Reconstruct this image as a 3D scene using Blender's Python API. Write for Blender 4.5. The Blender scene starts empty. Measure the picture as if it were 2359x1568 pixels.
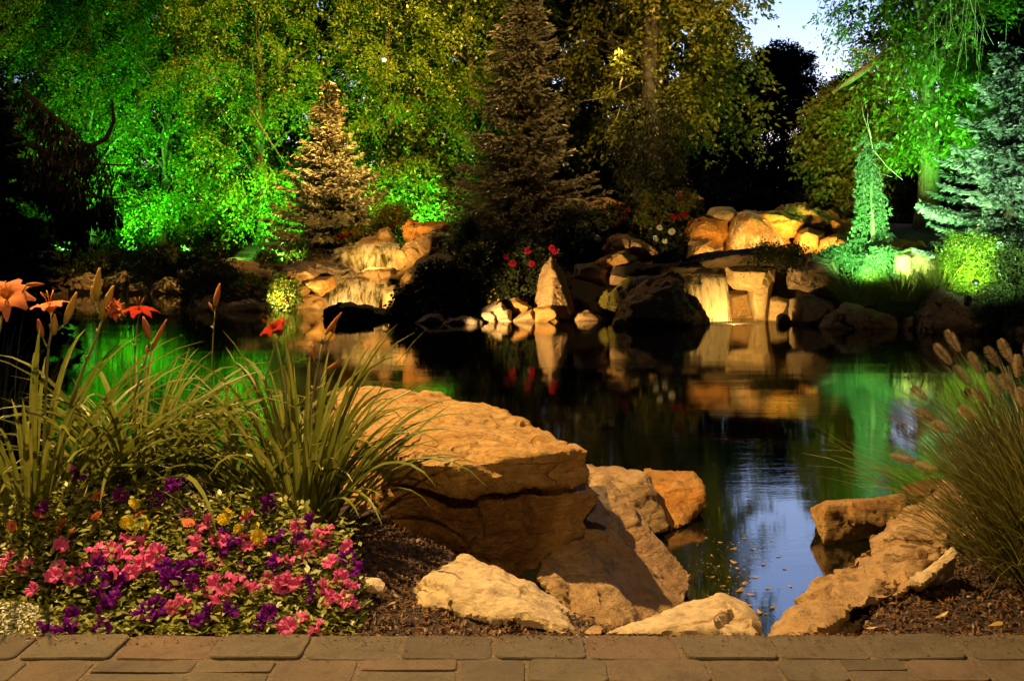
import bpy, bmesh, math, random
import numpy as np
from mathutils import Vector, Matrix, Euler
R = math.radians
SC = bpy.context.scene
COL = SC.collection
random.seed(7)
rng = np.random.default_rng(7)

# ------------------------------------------------------------------ camera
F, HZ, CZ = 2315.0, 580.0, 1.5          # focal length and horizon in photo units, eye height over the water
cam = bpy.data.cameras.new('camera')
camo = bpy.data.objects.new('camera', cam); COL.objects.link(camo)
camo.location = (0, 0, CZ); camo.rotation_euler = (R(90), 0, 0)
cam.sensor_width = 36; cam.lens = F / 2359 * 36
cam.shift_y = -(784 - HZ) / 2359
cam.clip_start = .05; cam.clip_end = 600
SC.camera = camo

# ------------------------------------------------------------------ world, afterglow
SUN_EL, SUN_AZ = -1.5, 14               # dusk, the glow low behind the trees, a little right
w = bpy.data.worlds.new('World'); SC.world = w; w.use_nodes = True
nt = w.node_tree; bg = nt.nodes['Background']
sky = nt.nodes.new('ShaderNodeTexSky'); sky.sky_type = 'NISHITA'; sky.sun_disc = False
sky.sun_elevation = R(SUN_EL); sky.sun_rotation = R(SUN_AZ); sky.ozone_density = 3.0; sky.air_density = 1.0; sky.dust_density = .3
GE = R(17); GLOW = Vector((math.sin(R(SUN_AZ)) * math.cos(GE), math.cos(R(SUN_AZ)) * math.cos(GE), math.sin(GE)))   # the last light stands over one quarter of the sky
tcw = nt.nodes.new('ShaderNodeTexCoord'); dp = nt.nodes.new('ShaderNodeVectorMath'); dp.operation = 'DOT_PRODUCT'; dp.inputs[1].default_value = GLOW
mr = nt.nodes.new('ShaderNodeMapRange'); mr.interpolation_type = 'SMOOTHSTEP'; mr.inputs['From Min'].default_value = .55; mr.inputs['From Max'].default_value = .99; mr.inputs['To Min'].default_value = 1; mr.inputs['To Max'].default_value = 24
sc_ = nt.nodes.new('ShaderNodeVectorMath'); sc_.operation = 'SCALE'
nt.links.new(tcw.outputs['Generated'], dp.inputs[0]); nt.links.new(dp.outputs['Value'], mr.inputs['Value']); nt.links.new(sky.outputs[0], sc_.inputs[0]); nt.links.new(mr.outputs[0], sc_.inputs['Scale'])
tn = nt.nodes.new('ShaderNodeVectorMath'); tn.operation = 'MULTIPLY'; tn.inputs[1].default_value = (1.25, 1.02, .82)
nt.links.new(sc_.outputs[0], tn.inputs[0]); nt.links.new(tn.outputs[0], bg.inputs[0]); bg.inputs[1].default_value = 0.15
sl = bpy.data.lights.new('sun', 'SUN'); sl.energy = 0.01; sl.angle = R(10); sl.color = (1, .8, .6)
so = bpy.data.objects.new('sun', sl); COL.objects.link(so); so.rotation_euler = (R(88), 0, R(180 - SUN_AZ))
SC.view_settings.view_transform = 'Standard'; SC.view_settings.look = 'None'
SC.view_settings.exposure = 0; SC.view_settings.gamma = 1
cy = SC.cycles
cy.max_bounces = 5; cy.diffuse_bounces = 2; cy.glossy_bounces = 3; cy.transmission_bounces = 3; cy.transparent_max_bounces = 8
cy.sample_clamp_indirect = 4; cy.use_denoising = True; cy.caustics_reflective = False; cy.caustics_refractive = False

WARM = (1.0, .58, .15); WARM2 = (1.0, .64, .25); GREEN = (.16, 1.0, .08); GREEN2 = (.32, 1.0, .22); LIME = (.55, 1.0, .10)

def P(px, py, d):                        # a point at distance d, measured in the photograph
    return Vector(((px - 1179.5) / F * d, d, CZ - (py - HZ) / F * d))

# ------------------------------------------------------------------ tagging, linking
def tag(o, label=None, cat=None, group=None, kind=None):
    if label: o['label'] = label
    if cat: o['category'] = cat
    if group: o['group'] = group
    if kind: o['kind'] = kind
    return o
def empty(name, loc, label, cat, group=None, rz=0):
    o = bpy.data.objects.new(name, None); COL.objects.link(o)
    o.location = loc; o.rotation_euler = (0, 0, rz); o.empty_display_size = .1
    return tag(o, label, cat, group)
def link(name, me, mat=None, parent=None, loc=None, smooth=False):
    if mat is not None:
        for m in (mat if isinstance(mat, (list, tuple)) else [mat]): me.materials.append(m)
    o = bpy.data.objects.new(name, me); COL.objects.link(o)
    if parent is not None: o.parent = parent
    if loc is not None: o.location = loc
    if smooth: me.polygons.foreach_set('use_smooth', np.ones(len(me.polygons), bool))
    return o
def mesh(name, V, Fc):
    me = bpy.data.meshes.new(name)
    me.from_pydata([tuple(v) for v in V], [], [tuple(f) for f in Fc]); me.update()
    return me
def qmesh(name, V, nq=4):                # V: (n*nq,3) loose polygons, fast
    V = np.asarray(V, np.float32).reshape(-1, 3); n = len(V) // nq
    me = bpy.data.meshes.new(name)
    me.vertices.add(len(V)); me.vertices.foreach_set('co', V.ravel())
    me.loops.add(len(V)); me.loops.foreach_set('vertex_index', np.arange(len(V), dtype=np.int32))
    me.polygons.add(n); me.polygons.foreach_set('loop_start', np.arange(n, dtype=np.int32) * nq)
    me.polygons.foreach_set('loop_total', np.full(n, nq, np.int32))
    me.update(calc_edges=True); return me
def copy_tree(o, parent=None):
    c = o.copy(); COL.objects.link(c); c.parent = parent
    for ch in list(o.children): copy_tree(ch, c)
    return c

# ------------------------------------------------------------------ numeric noise
def _h(ix, iy, iz, s):
    n = (ix * 374761393 + iy * 668265263 + iz * 2147483647 + s * 1274126177) & 0xffffffff
    n = ((n ^ (n >> 13)) * 1274126177) & 0xffffffff
    n = ((n ^ (n >> 16)) * 2246822519) & 0xffffffff
    return ((n ^ (n >> 15)) & 0xffffff) / float(0xffffff)
def vnoise(p, s=0):
    i = np.floor(p).astype(np.int64); f = p - i; f = f * f * (3 - 2 * f); r = 0
    for a in (0, 1):
        for b in (0, 1):
            for c in (0, 1):
                wgt = (f[:, 0] if a else 1 - f[:, 0]) * (f[:, 1] if b else 1 - f[:, 1]) * (f[:, 2] if c else 1 - f[:, 2])
                r = r + wgt * _h(i[:, 0] + a, i[:, 1] + b, i[:, 2] + c, s)
    return r * 2 - 1
def fbm(p, s=0, o=4):
    r = 0; a = .5
    for k in range(o): r = r + a * vnoise(p * 2 ** k + 17.3 * k, s + k); a *= .5
    return r
def worley(p, s=0):
    i = np.floor(p).astype(np.int64); best = np.full(len(p), 9.)
    for a in (-1, 0, 1):
        for b in (-1, 0, 1):
            for c in (-1, 0, 1):
                j = i + np.array((a, b, c))
                q = j + np.stack([_h(j[:, 0], j[:, 1], j[:, 2], s + k) for k in (11, 22, 33)], 1)
                best = np.minimum(best, ((p - q) ** 2).sum(1))
    return np.sqrt(best)
def facet(p, s=0):                       # every cell of the stone breaks along a plane of its own
    i = np.floor(p).astype(np.int64); best = np.full(len(p), 9.); val = np.zeros(len(p))
    for a in (-1, 0, 1):
        for b in (-1, 0, 1):
            for c in (-1, 0, 1):
                j = i + np.array((a, b, c)); h = [_h(j[:, 0], j[:, 1], j[:, 2], s + k) for k in (11, 22, 33, 44, 55, 66, 77)]
                o = p - j - np.stack(h[:3], 1); d = (o ** 2).sum(1); k = d < best
                val = np.where(k, (o * (np.stack(h[3:6], 1) * 2 - 1)).sum(1) * 1.5 + (h[6] - .5) * .7, val); best = np.where(k, d, best)
    return val
def sstep(a, b, x):
    t = np.clip((x - a) / (b - a), 0, 1); return t * t * (3 - 2 * t)

# ------------------------------------------------------------------ materials
def newmat(name):
    m = bpy.data.materials.new(name); m.use_nodes = True
    t = m.node_tree; t.nodes.clear()
    out = t.nodes.new('ShaderNodeOutputMaterial')
    return m, t, out
def N(t, typ, **kw):
    n = t.nodes.new(typ)
    for k, v in kw.items():
        if k.startswith('_'): setattr(n, k[1:], v)
        else: n.inputs[k.replace('#', ' ')].default_value = v
    return n
def ramp(t, src, stops):
    r = t.nodes.new('ShaderNodeValToRGB'); e = r.color_ramp.elements
    while len(e) < len(stops): e.new(.5)
    for k, (p, c) in enumerate(stops):
        e[k].position = p; e[k].color = (*c, 1) if len(c) == 3 else c
    t.links.new(src, r.inputs[0]); return r.outputs[0]
def coords(t, scale=(1, 1, 1), kind='Object', rot=(0, 0, 0)):
    tc = t.nodes.new('ShaderNodeTexCoord'); mp = t.nodes.new('ShaderNodeMapping')
    mp.inputs['Scale'].default_value = scale; mp.inputs['Rotation'].default_value = rot
    oi = t.nodes.new('ShaderNodeObjectInfo'); ml = t.nodes.new('ShaderNodeMath'); ml.operation = 'MULTIPLY'; ml.inputs[1].default_value = 37
    t.links.new(oi.outputs['Random'], ml.inputs[0]); t.links.new(ml.outputs[0], mp.inputs['Location'])
    t.links.new(tc.outputs[kind], mp.inputs[0]); return mp.outputs[0]
def mixc(t, fac, a, b, mode='MIX'):
    m = t.nodes.new('ShaderNodeMix'); m.data_type = 'RGBA'; m.blend_type = mode
    for s, i in ((fac, 0), (a, 6), (b, 7)):
        if hasattr(s, 'links'): t.links.new(s, m.inputs[i])
        else: m.inputs[i].default_value = s if i == 0 else (*s, 1)
    return m.outputs[2]
def noise(t, vec, scale, detail=6, rough=.6, dist=0):
    n = N(t, 'ShaderNodeTexNoise', Scale=scale, Detail=detail, Roughness=rough, Distortion=dist)
    t.links.new(vec, n.inputs['Vector']); return n.outputs['Fac']

def rockmat(name, c0, c1, c2, c3, sc=1.0, band=(1, 1, 5), rot=(.2, .15, 0), rough=.85, bump=.6, rust=None):
    m, t, out = newmat(name)
    v = coords(t); vb = coords(t, tuple(b * sc for b in band), rot=rot)
    big = noise(t, v, 1.6 * sc, 5, .6, .5); bands = noise(t, vb, 1.5, 7, .65, .8); fine = noise(t, v, 26 * sc, 6, .75)
    base = ramp(t, bands, [(.28, c0), (.45, c1), (.58, c2), (.74, c3)])
    base = mixc(t, ramp(t, big, [(.42, (0, 0, 0)), (.66, (1, 1, 1))]), base, mixc(t, .5, c0, c2))
    sp = ramp(t, fine, [(.3, (.55, .52, .5)), (.5, (1, 1, 1)), (.75, (1.15, 1.12, 1.08))])
    col = mixc(t, 1.0, base, sp, 'MULTIPLY')
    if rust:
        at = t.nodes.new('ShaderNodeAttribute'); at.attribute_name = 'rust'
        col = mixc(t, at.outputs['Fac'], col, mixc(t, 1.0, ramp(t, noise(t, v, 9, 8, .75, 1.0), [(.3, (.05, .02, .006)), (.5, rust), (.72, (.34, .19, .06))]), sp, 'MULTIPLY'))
    dv = t.nodes.new('ShaderNodeVectorMath'); dv.operation = 'MULTIPLY_ADD'; dn = t.nodes.new('ShaderNodeTexNoise'); dn.inputs['Scale'].default_value = 5 * sc; t.links.new(v, dn.inputs['Vector'])
    dv.inputs[1].default_value = (.35 / sc,) * 3; t.links.new(dn.outputs['Color'], dv.inputs[0]); t.links.new(vb, dv.inputs[2])
    vo = t.nodes.new('ShaderNodeTexVoronoi'); vo.feature = 'DISTANCE_TO_EDGE'; vo.inputs['Scale'].default_value = 1.15; t.links.new(dv.outputs[0], vo.inputs['Vector'])
    crack = ramp(t, vo.outputs[0], [(.0, (.3, .23, .17)), (.010, (.75, .7, .64)), (.03, (1, 1, 1))])
    msk = ramp(t, noise(t, v, 2.6 * sc, 3), [(.52, (0, 0, 0)), (.64, (1, 1, 1))])
    col = mixc(t, msk, col, mixc(t, 1.0, col, crack, 'MULTIPLY'))
    blot = noise(t, v, 7 * sc, 8, .75, 1.2); col = mixc(t, .75, col, ramp(t, blot, [(.30, (.42, .36, .30)), (.48, (1, 1, 1)), (.68, (1.18, 1.1, .98))]), 'MULTIPLY')
    b = N(t, 'ShaderNodeBsdfPrincipled', Roughness=rough); b.inputs['Specular IOR Level'].default_value = .25
    t.links.new(col, b.inputs['Base Color'])
    mid = noise(t, vb, 6, 8, .7)
    ad = t.nodes.new('ShaderNodeMath'); ad.operation = 'MULTIPLY_ADD'; ad.inputs[1].default_value = .5
    t.links.new(fine, ad.inputs[0]); t.links.new(mid, ad.inputs[2])
    a3 = t.nodes.new('ShaderNodeMath'); a3.operation = 'MULTIPLY_ADD'; a3.inputs[1].default_value = .6; t.links.new(blot, a3.inputs[0]); t.links.new(ad.outputs[0], a3.inputs[2])
    a4 = t.nodes.new('ShaderNodeMath'); a4.operation = 'MULTIPLY_ADD'; a4.inputs[1].default_value = .22; t.links.new(crack, a4.inputs[0]); t.links.new(a3.outputs[0], a4.inputs[2])
    bp = N(t, 'ShaderNodeBump', Strength=min(1, bump * 1.4), Distance=.035 / sc); t.links.new(a4.outputs[0], bp.inputs['Height'])
    t.links.new(bp.outputs[0], b.inputs['Normal']); t.links.new(b.outputs[0], out.inputs[0]); return m
def leafmat(name, c0, c1, trans=.35, gloss=.08, var=None, rough=.4):
    m, t, out = newmat(name)
    g = t.nodes.new('ShaderNodeNewGeometry'); v = coords(t)
    big = noise(t, v, 1.2, 3); ml = t.nodes.new('ShaderNodeMath'); ml.operation = 'MULTIPLY_ADD'; ml.inputs[1].default_value = .45
    t.links.new(g.outputs['Random Per Island'], ml.inputs[0])
    m2 = t.nodes.new('ShaderNodeMath'); m2.operation = 'MULTIPLY'; m2.inputs[1].default_value = .55
    t.links.new(big, m2.inputs[0]); t.links.new(m2.outputs[0], ml.inputs[2])
    stops = [(.2, c0), (.8, c1)] if var is None else [(.15, c0), (.5, c1), (.85, var)]
    col = ramp(t, ml.outputs[0], stops)
    d = t.nodes.new('ShaderNodeBsdfDiffuse'); tr = t.nodes.new('ShaderNodeBsdfTranslucent'); gl = N(t, 'ShaderNodeBsdfGlossy', Roughness=rough)
    t.links.new(col, d.inputs[0]); t.links.new(col, tr.inputs[0]); gl.inputs[0].default_value = (.8, .8, .7, 1)
    a = N(t, 'ShaderNodeMixShader', Fac=trans); t.links.new(d.outputs[0], a.inputs[1]); t.links.new(tr.outputs[0], a.inputs[2])
    b = N(t, 'ShaderNodeMixShader', Fac=gloss); t.links.new(a.outputs[0], b.inputs[1]); t.links.new(gl.outputs[0], b.inputs[2])
    t.links.new(b.outputs[0], out.inputs[0]); return m
def plain(name, c, rough=.6, metal=0, nscale=20, var=.25, bump=.2):
    m, t, out = newmat(name)
    v = coords(t); n = noise(t, v, nscale)
    col = ramp(t, n, [(.3, tuple(x * (1 - var) for x in c)), (.7, tuple(min(1, x * (1 + var)) for x in c))])
    b = N(t, 'ShaderNodeBsdfPrincipled', Roughness=rough, Metallic=metal); t.links.new(col, b.inputs['Base Color'])
    bp = N(t, 'ShaderNodeBump', Strength=bump, Distance=.01); t.links.new(n, bp.inputs['Height']); t.links.new(bp.outputs[0], b.inputs['Normal'])
    t.links.new(b.outputs[0], out.inputs[0]); return m
def petalmat(name, inner, mid, outer, trans=.3):   # colours run from the throat (attribute 'rad' 0) to the rim (1)
    m, t, out = newmat(name)
    at = t.nodes.new('ShaderNodeAttribute'); at.attribute_name = 'rad'
    c = ramp(t, at.outputs['Fac'], [(0, inner), (.3, mid), (1, outer)])
    v = coords(t); n = noise(t, v, 60); c = mixc(t, .35, c, ramp(t, n, [(.3, (.5, .5, .5)), (.7, (1, 1, 1))]), 'MULTIPLY')
    d = t.nodes.new('ShaderNodeBsdfDiffuse'); tr = t.nodes.new('ShaderNodeBsdfTranslucent')
    t.links.new(c, d.inputs[0]); t.links.new(c, tr.inputs[0])
    a = N(t, 'ShaderNodeMixShader', Fac=trans); t.links.new(d.outputs[0], a.inputs[1]); t.links.new(tr.outputs[0], a.inputs[2])
    t.links.new(a.outputs[0], out.inputs[0]); return m
def barkmat(name, a, b):
    m, t, out = newmat(name)
    v = coords(t, (9, 9, 1.2)); n = noise(t, v, 2.5, 8, .7, .6)
    bs = N(t, 'ShaderNodeBsdfPrincipled', Roughness=.9); t.links.new(ramp(t, n, [(.35, a), (.65, b)]), bs.inputs['Base Color'])
    bp = N(t, 'ShaderNodeBump', Strength=.9, Distance=.05); t.links.new(n, bp.inputs['Height']); t.links.new(bp.outputs[0], bs.inputs['Normal'])
    t.links.new(bs.outputs[0], out.inputs[0]); return m

M = {}
M['honey'] = rockmat('sandstone_honey', (.34, .15, .03), (.46, .25, .07), (.54, .34, .12), (.38, .20, .06), 1.2, (1, 1, 6))
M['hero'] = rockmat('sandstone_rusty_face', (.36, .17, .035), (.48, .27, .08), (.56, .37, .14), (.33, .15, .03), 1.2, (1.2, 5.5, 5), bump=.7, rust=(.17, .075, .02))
M['rust'] = rockmat('sandstone_rust', (.10, .045, .015), (.20, .09, .028), (.32, .17, .06), (.26, .14, .06), 2.2, (1, 1, 2.5))
M['cream'] = rockmat('sandstone_cream', (.42, .30, .15), (.50, .38, .21), (.55, .43, .26), (.40, .26, .12), 1.3, (1, 1, 3), bump=.5)
M['tan'] = rockmat('sandstone_tan', (.30, .17, .07), (.40, .25, .11), (.45, .31, .15), (.27, .16, .07), 1.0, (1, 1, 5))
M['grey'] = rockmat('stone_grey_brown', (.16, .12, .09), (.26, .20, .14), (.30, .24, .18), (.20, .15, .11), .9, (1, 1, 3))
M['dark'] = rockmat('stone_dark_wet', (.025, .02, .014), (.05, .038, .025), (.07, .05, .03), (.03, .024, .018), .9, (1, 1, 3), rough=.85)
M['orange'] = rockmat('sandstone_orange', (.46, .16, .02), (.54, .24, .04), (.58, .34, .10), (.42, .15, .02), .9, (1, 1, 4))
M['moss'] = rockmat('rock_mossy', (.06, .075, .008), (.12, .12, .014), (.22, .17, .03), (.07, .085, .01), 1.2, (3, 3, 1), rough=.5)

m, t, out = newmat('ground_soil')
v = coords(t, kind='Object'); f1 = noise(t, v, 45, 8, .75); f2 = noise(t, v, 4, 5)
c = ramp(t, f1, [(.3, (.018, .010, .006)), (.5, (.06, .034, .02)), (.72, (.13, .08, .05))])
c = mixc(t, ramp(t, f2, [(.4, (0, 0, 0)), (.7, (.6, .6, .6))]), c, (.03, .02, .012))
b = N(t, 'ShaderNodeBsdfPrincipled', Roughness=.95); t.links.new(c, b.inputs['Base Color'])
bp = N(t, 'ShaderNodeBump', Strength=1, Distance=.03); t.links.new(f1, bp.inputs['Height']); t.links.new(bp.outputs[0], b.inputs['Normal'])
t.links.new(b.outputs[0], out.inputs[0]); M['soil'] = m

# water: dark still pond, fine ripples whose crests run across the view
m, t, out = newmat('pond_water')
v1 = coords(t, (2.2, 9, 1)); v2 = coords(t, (14, 60, 1)); v3 = coords(t, (.25, .9, 1))
a1 = noise(t, v1, 1, 3); a2 = noise(t, v2, 1, 2); a3 = noise(t, v3, 1, 2)
s1 = t.nodes.new('ShaderNodeMath'); s1.operation = 'MULTIPLY'; s1.inputs[1].default_value = .12; t.links.new(a2, s1.inputs[0])
s2 = t.nodes.new('ShaderNodeMath'); s2.operation = 'MULTIPLY_ADD'; s2.inputs[1].default_value = .5; t.links.new(a1, s2.inputs[0]); t.links.new(s1.outputs[0], s2.inputs[2])
s3 = t.nodes.new('ShaderNodeMath'); s3.operation = 'MULTIPLY'; t.links.new(s2.outputs[0], s3.inputs[0]); t.links.new(ramp(t, a3, [(.45, (.12, .12, .12)), (.65, (1, 1, 1))]), s3.inputs[1])
b = N(t, 'ShaderNodeBsdfPrincipled', Roughness=.038, IOR=2.9); b.inputs['Base Color'].default_value = (.004, .005, .002, 1)
bp = N(t, 'ShaderNodeBump', Strength=.06, Distance=.05); t.links.new(s3.outputs[0], bp.inputs['Height']); t.links.new(bp.outputs[0], b.inputs['Normal'])
t.links.new(b.outputs[0], out.inputs[0]); M['water'] = m

# falling water: silky vertical strands, half see-through
def fallmat(name, sx, sz, lo, hi):
    m, t, out = newmat(name)
    v = coords(t, (sx, sx, sz)); n = noise(t, v, 1, 5, .7); v2 = coords(t, (sx * .25, sx * .25, sz * .6)); n2 = noise(t, v2, 1, 3)
    mu = t.nodes.new('ShaderNodeMath'); mu.operation = 'MULTIPLY_ADD'; mu.inputs[1].default_value = .6; t.links.new(n2, mu.inputs[0])
    m4 = t.nodes.new('ShaderNodeMath'); m4.operation = 'MULTIPLY'; m4.inputs[1].default_value = .6; t.links.new(n, m4.inputs[0]); t.links.new(m4.outputs[0], mu.inputs[2])
    al = ramp(t, mu.outputs[0], [(.53, (lo,) * 3), (.67, (hi,) * 3)])
    d = t.nodes.new('ShaderNodeBsdfDiffuse'); d.inputs[0].default_value = (.80, .70, .48, 1)
    tl = t.nodes.new('ShaderNodeBsdfTranslucent'); tl.inputs[0].default_value = (.80, .70, .48, 1)
    gl = N(t, 'ShaderNodeBsdfGlossy', Roughness=.25); tp = t.nodes.new('ShaderNodeBsdfTransparent')
    a = N(t, 'ShaderNodeMixShader', Fac=.4); t.links.new(d.outputs[0], a.inputs[1]); t.links.new(tl.outputs[0], a.inputs[2])
    c = N(t, 'ShaderNodeMixShader', Fac=.12); t.links.new(a.outputs[0], c.inputs[1]); t.links.new(gl.outputs[0], c.inputs[2])
    e = t.nodes.new('ShaderNodeMixShader'); t.links.new(al, e.inputs[0]); t.links.new(tp.outputs[0], e.inputs[1]); t.links.new(c.outputs[0], e.inputs[2])
    t.links.new(e.outputs[0], out.inputs[0]); return m
M['fall'] = fallmat('falling_water', 11, .35, .0, .8)
M['film'] = fallmat('water_film', 8, .4, .0, .7)

def pavermat(name):
    m, t, out = newmat(name)
    v = coords(t); g = t.nodes.new('ShaderNodeNewGeometry')
    fine = noise(t, v, 160, 6, .8); big = noise(t, v, 5, 4)
    base = ramp(t, g.outputs['Random Per Island'], [(0, (.10, .076, .047)), (.35, (.14, .10, .06)), (.65, (.12, .097, .058)), (1, (.165, .10, .06))])
    base = mixc(t, .5, base, ramp(t, big, [(.3, (.55, .55, .55)), (.7, (1.2, 1.2, 1.2))]), 'MULTIPLY')
    st = noise(t, v, 17, 6, .7, .8); base = mixc(t, .7, base, ramp(t, st, [(.3, (.5, .46, .4)), (.5, (1, 1, 1)), (.75, (1.2, 1.2, 1.15))]), 'MULTIPLY')
    base = mixc(t, .8, base, ramp(t, fine, [(.3, (.5, .5, .5)), (.7, (1.25, 1.25, 1.25))]), 'MULTIPLY')
    b = N(t, 'ShaderNodeBsdfPrincipled', Roughness=.9); t.links.new(base, b.inputs['Base Color'])
    bp = N(t, 'ShaderNodeBump', Strength=.9, Distance=.006); t.links.new(fine, bp.inputs['Height']); t.links.new(bp.outputs[0], b.inputs['Normal'])
    t.links.new(b.outputs[0], out.inputs[0]); return m
M['paver'] = pavermat('paving_stone'); M['sand'] = plain('joint_sand', (.11, .08, .045), .95, 0, 120, .5, .8)
M['leaf'] = leafmat('leaf_broad', (.045, .10, .006), (.09, .17, .012), .4, .025, (.15, .18, .015))
M['leaf_olive'] = leafmat('leaf_olive', (.06, .08, .008), (.11, .13, .015), .35, .025, (.16, .13, .02))
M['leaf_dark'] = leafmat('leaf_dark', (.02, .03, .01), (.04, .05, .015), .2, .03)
M['leaf_lime'] = leafmat('leaf_lime', (.07, .13, .012), (.15, .22, .025), .35, .05)
M['needle'] = leafmat('needle_grey_green', (.12, .13, .07), (.24, .23, .15), .15, .08, (.32, .29, .20))
M['needle_blue'] = leafmat('needle_blue', (.10, .15, .13), (.22, .29, .26), .15, .1, (.34, .42, .38))
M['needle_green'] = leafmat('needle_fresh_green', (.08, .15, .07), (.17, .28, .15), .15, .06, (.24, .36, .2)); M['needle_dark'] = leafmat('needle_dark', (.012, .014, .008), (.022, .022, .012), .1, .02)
M['lily_leaf'] = leafmat('lily_leaf', (.08, .105, .01), (.15, .17, .022), .3, .02, (.24, .23, .05))
M['bed_leaf'] = leafmat('bedding_leaf', (.11, .13, .02), (.22, .24, .04), .3, .03, (.30, .28, .06))
M['grass'] = leafmat('grass_blade', (.11, .12, .02), (.20, .20, .04), .35, .04, (.30, .25, .08))
M['seed'] = leafmat('seed_bristle', (.45, .33, .15), (.65, .50, .26), .45, .03)
M['stem'] = plain('stem_green', (.18, .18, .05), .6)
M['bark'] = barkmat('bark', (.02, .014, .008), (.08, .055, .03)); M['bark_pale'] = barkmat('bark_pale', (.07, .065, .035), (.22, .20, .12))
M['bark_dark'] = barkmat('bark_dark', (.012, .010, .007), (.04, .032, .02)); M['twig'] = plain('bare_twig', (.42, .38, .26), .8)
M['metal'] = plain('lamp_housing', (.03, .03, .03), .5, .6)
M['pet_pink'] = petalmat('petal_pink', (.85, .55, .48), (.82, .11, .34), (.88, .18, .46)); M['pet_purple'] = petalmat('petal_purple', (.04, .004, .06), (.13, .008, .19), (.19, .015, .30))
M['pet_orange'] = petalmat('petal_orange', (.45, .25, .03), (.70, .17, .06), (.78, .24, .12)); M['pet_yellow'] = petalmat('petal_yellow', (.65, .42, .02), (.78, .58, .03), (.82, .66, .06))
M['pet_white'] = petalmat('petal_white', (.5, .5, .2), (.7, .68, .5), (.78, .76, .62)); M['pet_red'] = petalmat('petal_red', (.15, .005, .005), (.26, .008, .018), (.32, .015, .04))
M['lily_peach'] = petalmat('lily_petal_peach', (.78, .48, .07), (.78, .32, .09), (.82, .25, .13), .4); M['lily_red'] = petalmat('lily_petal_red', (.6, .25, .04), (.32, .035, .012), (.36, .03, .015), .3)
M['bud'] = petalmat('lily_bud', (.28, .28, .07), (.55, .42, .10), (.62, .36, .12), .25); M['bud_red'] = petalmat('lily_bud_red', (.30, .22, .06), (.50, .20, .08), (.55, .20, .10), .25)
M['dead_leaf'] = leafmat('fallen_leaf', (.28, .16, .05), (.48, .33, .12), .2, .05); M['mulch'] = leafmat('mulch_chip', (.05, .025, .012), (.14, .075, .04), 0, .02, (.25, .15, .08))
def lensmat(name, c, s):
    m, t, out = newmat(name); e = N(t, 'ShaderNodeEmission', Strength=s); e.inputs[0].default_value = (*c, 1); t.links.new(e.outputs[0], out.inputs[0]); return m
M['lens_warm'] = lensmat('lens_warm', (1, .8, .5), 14); M['lens_green'] = lensmat('lens_green', (.5, 1, .45), 10)

# ------------------------------------------------------------------ ground, water
def shore_near(x): return np.interp(x, [-8, -2.5, -.9, -.45, -.1, .1, .3, .55, .95, 1.25, 1.9, 3, 8], [5.2, 5.0, 4.9, 4.1, 3.5, 3.22, 3.05, 2.93, 2.95, 3.6, 4.4, 5, 6])
def shore_far(x): return np.interp(x, [-60, -22, -12, -9.4, -8.8, -6.4, -5.4, -3.2, -2.7, -2.0, -.8, 1.8, 3.2, 3.7, 5.3, 5.9, 6.9, 8.5, 10, 12, 60], [40, 39, 38, 36, 27, 26.4, 27.6, 27.6, 24.5, 22.2, 22.2, 22.8, 22.6, 23.2, 23.2, 21.6, 20.6, 19.6, 18.2, 16, 14])
def ground_z(x, y):
    sn, sf = shore_near(x), shore_far(x)
    near = .46 - .95 * sstep(-.26, .32, y - sn)
    far = -.49 + .75 * sstep(-.6, .5, y - sf) + 1.0 * sstep(.3, 3.4, y - sf) + .9 * sstep(2.5, 9, y - sf)
    z = np.where(y < 12, near, far)
    wall = sstep(.4, 2.4, -x - .49 * y) * sstep(3, 5, y) + sstep(9.8, 13, x) * sstep(5, 7, y)
    return np.maximum(z, -.49 + 1.3 * wall)
def grid(xs, ys, fn):
    X, Y = np.meshgrid(xs, ys); x, y = X.ravel(), Y.ravel(); z = fn(x, y)
    n = len(xs); V = np.stack([x, y, z], 1)
    i = (np.arange(len(ys) - 1)[:, None] * n + np.arange(n - 1)[None]).ravel()
    return V, np.stack([i, i + 1, i + n + 1, i + n], 1)
def rl(*seg):
    r = [seg[0][0]]
    for a, b, s in seg: r += list(np.linspace(a, b, max(2, int(round((b - a) / s)) + 1))[1:])
    return np.array(r)
def gz(x, y):
    z = ground_z(x, y); p = np.stack([x, y, z * 0], 1)
    k = sstep(2.62, 2.9, y)
    return z + k * (.045 * fbm(p * 4, 3, 3) + .006 * fbm(p * 13, 5, 1)) + sstep(10, 14, y) * .25 * fbm(p * .8, 9)
V, Fc = grid(rl((-120, -14, 6), (-14, -2.6, .4), (-2.6, 2.8, .035), (2.8, 14, .4), (14, 120, 6)), rl((-20, 2.4, 2), (2.4, 5.2, .035), (5.2, 45, .45), (45, 220, 8)), gz)
tag(link('ground', mesh('ground', V, Fc), M['soil'], smooth=True), kind='structure')
V, Fc = grid(rl((-30, 14, 4)), rl((2.7, 44, 4)), lambda x, y: x * 0)
tag(link('water', mesh('water', V, Fc), M['water']), kind='structure')

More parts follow.
